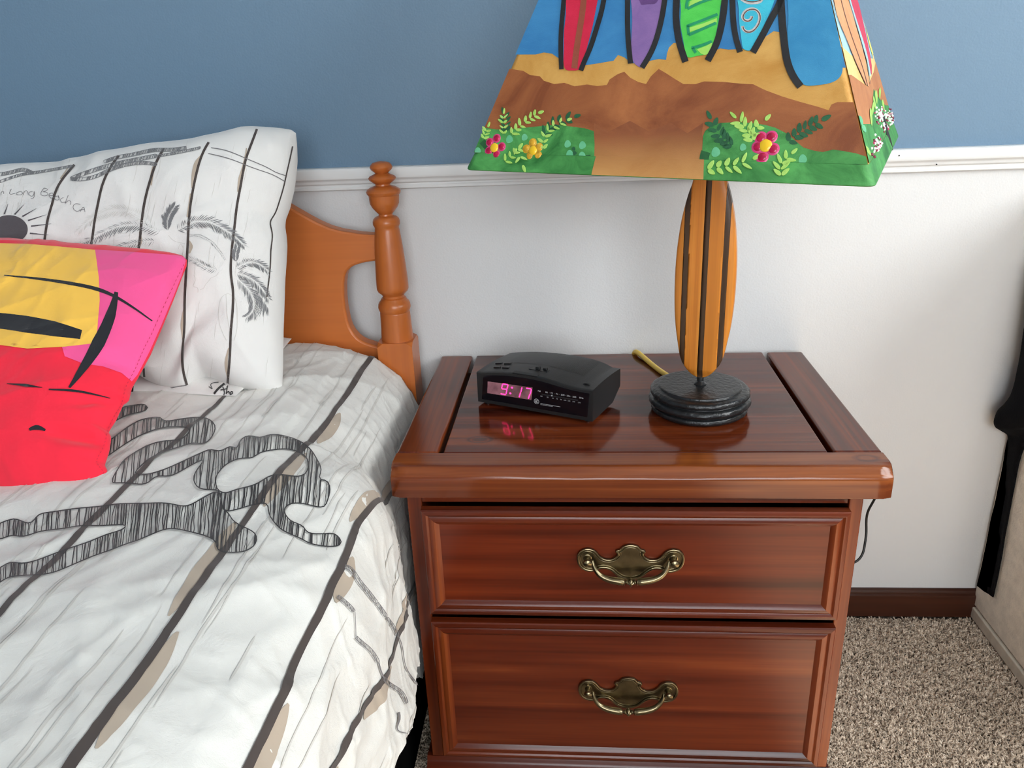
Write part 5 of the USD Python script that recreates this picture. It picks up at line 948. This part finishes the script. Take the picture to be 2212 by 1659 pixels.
# right face
CS = (1780, 0, 3.949)
R = lambda name, polys, mat, layer, label=None, sm_=False: fdec(name, polys, mat, layer, CS, sm_, label, RFACE)
R('painted_sand', [[(150, 395), (170, 560), (235, 1000), (430, 1000), (470, 600), (420, 430), (300, 470)]], 'paint_pale', 1)
R('painted_sky', [[(20, -900), (60, 0), (120, 260), (158, 400), (230, 470), (300, 500), (420, 500), (330, 60), (280, -100), (200, -900)]], 'paint_pale_blue', 1)
R('painted_earth', [[(180, 640), (230, 640), (300, 690), (370, 740), (420, 620), (440, 520), (480, 600), (600, 1100), (400, 1400), (300, 1300), (240, 960)]], 'paint_rust', 2)
R('painted_grass', [[(275, 970), (330, 1060), (400, 1060), (420, 760), (450, 820), (520, 900), (580, 900), (640, 1200), (480, 1600), (360, 1400), (330, 1290)]], 'paint_green', 3)
R('painted_surfboard', [[(30, -400), (75, -10), (105, 130), (145, 240), (185, 330), (220, 420), (260, 520), (305, 630), (350, 722), (382, 745), (372, 640), (345, 500), (305, 350), (260, 200), (215, 40), (200, -20), (120, -500)]], 'paint_orange', 4, 'orange painted surfboard')
R('painted_surfboard', [[(205, -40), (255, 130), (290, 240), (330, 350), (365, 480), (392, 620), (404, 640), (402, 560), (385, 450), (355, 300), (320, 150), (280, -20), (200, -400), (140, -400)]], 'paint_crimson', 4, 'crimson painted surfboard')
R('painted_surfboard', [[(280, -20), (320, 130), (352, 250), (385, 400), (410, 480), (420, 440), (370, 220), (330, 60), (300, -40)]], 'paint_yellow', 4, 'yellow painted surfboard')
R('painted_outline', [st(p, .9, CS) for p in ([(65, -10), (100, 130), (180, 330), (260, 525), (350, 725)], [(135, -10), (180, 160), (260, 400), (320, 570), (365, 735)], [(200, -10), (250, 150), (320, 390), (365, 560), (385, 720)])], 'paint_umber', 6)
R('painted_stripe', [st([(208, -10), (262, 170), (320, 350), (360, 500), (385, 650)], 4.5, CS)], 'paint_pale_blue', 5)
R('painted_leaves', [leaf(*crop([p], *CS)[0], l, w, a) for p, l, w, a in (((395, 1000), 40, 5, 1.5), ((410, 930), 30, 5, 1.7), ((440, 830), 30, 5, 1.5), ((470, 800), 26, 4, 1.6), ((350, 1260), 16, 6, .6), ((375, 1300), 18, 6, 1.0), ((425, 880), 30, 4, 1.4), ((500, 900), 26, 4, 1.4))], 'paint_leaf', 5)
R('painted_leaves', [leaf(*crop([p], *CS)[0], l, w, a) for p, l, w, a in (((305, 1030), 22, 9, 1.2), ((335, 1100), 18, 8, 1.2))], 'paint_mint', 5)
br2 = np.random.default_rng(12); beads = {'glass_bead': [], 'pink_bead': [], 'maroon_bead': []}
for cx, cy, sx, sy, nb in ((470, 990, 30, 60, 60), (560, 1000, 28, 60, 60), (460, 1260, 38, 70, 90), (510, 1080, 20, 40, 24)):
    for _ in range(nb):
        p = crop([(cx + br2.normal() * sx * .7, cy + br2.normal() * sy * .6)], *CS)[0]
        if not RFACE.buffer(2).contains(Point(p)): continue
        o = RIGHT.at(np.array([p]))[0][0]; beads[br2.choice(list(beads), p=(.62, .16, .22))].append(ellipsoid(o + rn * .001, np.array([1, 1, 1]) * br2.uniform(.0009, .0017), sub=1))
for k, ms in beads.items(): obj('bead_cluster', cat(*ms), k, sh, 30, {'glass_bead': 'clear glass beads on the right face', 'pink_bead': 'pink beads on the right face', 'maroon_bead': 'maroon beads on the right face'}[k], 'stuff')
for p, a in (((548, 1185), 1.9), ((515, 1070), .9)):
    o = RIGHT.at(np.array(crop([p], *CS)))[0][0]; e1 = (E0 - D0) / np.linalg.norm(E0 - D0); e2 = np.cross(rn, e1); obj('bead_leaf', ellipsoid(o + rn * .001, (.016, .006, .0016), math.cos(a) * e1 + math.sin(a) * e2, -math.sin(a) * e1 + math.cos(a) * e2, rn), 'paint_black', sh, True, 'black leaf-shaped bead')
# lamp cord: a flat gold cord behind the base
cord = on_y([(1424, 764), (1428, 770)], -.03)
cp = np.array([(AX - .005, AY + .066, ZT + .006), (AX - .018, AY + .095, ZT + .005), (AX - .035, AY + .135, ZT + .004), (AX - .052, AY + .185, ZT + .004), (AX - .066, AY + .225, ZT + .006), (AX - .072, AY + .2405, ZT + .003), (AX - .073, AY + .2485, ZT - .02), (AX - .073, AY + .2490, ZT - .09)])
c = spline(cp, 60); obj('cord', tube(c, .0043, 12), 'gold_cord', lamp, True, 'translucent gold lamp cord')

# ------------------------------------------------------------------ black cord beside the nightstand, cabinet and garment at the right edge
kc = on_y([(1893, 1070), (1888, 1090), (1880, 1112), (1876, 1135), (1874, 1155), (1868, 1175), (1860, 1192), (1845, 1205), (1820, 1212)], -.06)
c = spline(kc, 50); c[:, 1] += .012 * np.sin(np.linspace(0, 5, 50)); o = obj('black_cord', tube(c, .0021, 10), 'black_cord', None, True); tag(o, 'thin black cord hanging down behind the right side of the nightstand', 'cord')
o = obj('white_wire', tube(spline(on_y([(949, 758), (951, 763), (955, 768), (961, 772), (968, 778)], -.006), 24), .0007, 6), 'white_trim', None, True); tag(o, 'short thin white wire end poking up behind the nightstand top', 'wire')
cb = thing('cabinet', 'off-white rough textured cabinet side standing on the carpet at the right edge', 'cabinet', (1.72, -.21, 0))
X0 = 1.4225
obj('side_panel', rbox(X0, X0 + .02, -.42, -.004, .026, .80, .004), 'panel_fabric', cb); obj('bottom_trim', rbox(X0 - .003, X0 + .02, -.422, -.004, 0, .0235, .003), 'panel_trim', cb)
obj('top_panel', rbox(X0, 2.02, -.42, -.004, .801, .825, .005), 'panel_fabric', cb); obj('side_panel', rbox(2.0, 2.02, -.42, -.004, 0, .80, .004), 'panel_fabric', cb); obj('front_panel', rbox(X0 + .021, 1.999, -.415, -.395, .02, .80, .004), 'panel_fabric', cb); obj('back_panel', box(X0 + .021, 1.999, -.02, -.006, .02, .80), 'panel_fabric', cb)
# garment: a dark cloth hanging over the cabinet's edge, bulging above and ending in a strap
gs = []
L_px = [(2250, 560), (2235, 640), (2222, 720), (2211, 790), (2205, 820), (2196, 848), (2182, 868), (2168, 882), (2160, 905), (2163, 920), (2172, 929), (2177, 937), (2178, 960), (2175, 1000), (2170, 1060), (2163, 1120), (2154, 1180), (2142, 1230), (2127, 1268)]
R_px = [(2330, 560), (2330, 640), (2326, 720), (2322, 790), (2318, 820), (2310, 848), (2300, 868), (2285, 882), (2260, 905), (2245, 920), (2232, 929), (2222, 945), (2213, 965), (2200, 1005), (2188, 1065), (2178, 1120), (2168, 1180), (2158, 1235), (2147, 1288)]
gl, gr = on_y(L_px, -.010), on_plane(R_px, (1.4190, 0, 0), (1, 0, 0)); n_ = 64; tq = np.linspace(0, 1, len(gl)); q = np.linspace(0, 1, n_)
gl = np.stack([PchipInterpolator(tq, gl[:, i])(q) for i in range(3)], -1); gr = np.stack([PchipInterpolator(tq, gr[:, i])(q) for i in range(3)], -1)
thk = np.interp(q, [0, .2, .4, .5, .56, .62, 1], [.030, .032, .034, .030, .020, .006, .003]); rings = []
for a, b, t in zip(gl, gr, thk):
    m_, h = (a + b) / 2, (b - a) / 2; an = np.linspace(0, 2 * np.pi, 28, endpoint=False); ca, sa = np.cos(an), np.sin(an)
    rings.append(m_ + np.outer(np.sign(ca) * np.abs(ca) ** .7, h) + np.outer(np.sign(sa) * np.abs(sa) ** .8, t * np.array([.92, .40, 0])))
G = np.array(rings); G += (fbm(G * 14, 3, 4)[..., None] - .5) * .008; G[..., 1] = np.minimum(G[..., 1], -.006); G[..., 0] = np.minimum(G[..., 0], 1.4213)
v = G.reshape(-1, 3); s = 28; i = np.arange(n_ - 1)[:, None] * s; j = np.arange(s)[None]; k = (j + 1) % s; qd = np.stack([i + j, i + s + j, i + s + k, i + k], -1).reshape(-1, 4); f = np.vstack([qd[:, [0, 1, 2]], qd[:, [0, 2, 3]]])
c0 = len(v); v = np.vstack([v, G[0].mean(0), G[-1].mean(0)]); jj = np.arange(s); kk = (jj + 1) % s; f = np.vstack([f, np.c_[np.full(s, c0), jj, kk], np.c_[np.full(s, c0 + 1), (n_ - 1) * s + kk, (n_ - 1) * s + jj]])
tm = trimesh.Trimesh(v, f, process=False); tm.fix_normals()
o = obj('garment', (v, np.array(tm.faces)), 'garment', None, True); tag(o, 'black cloth garment hanging down against the off-white cabinet', 'garment')
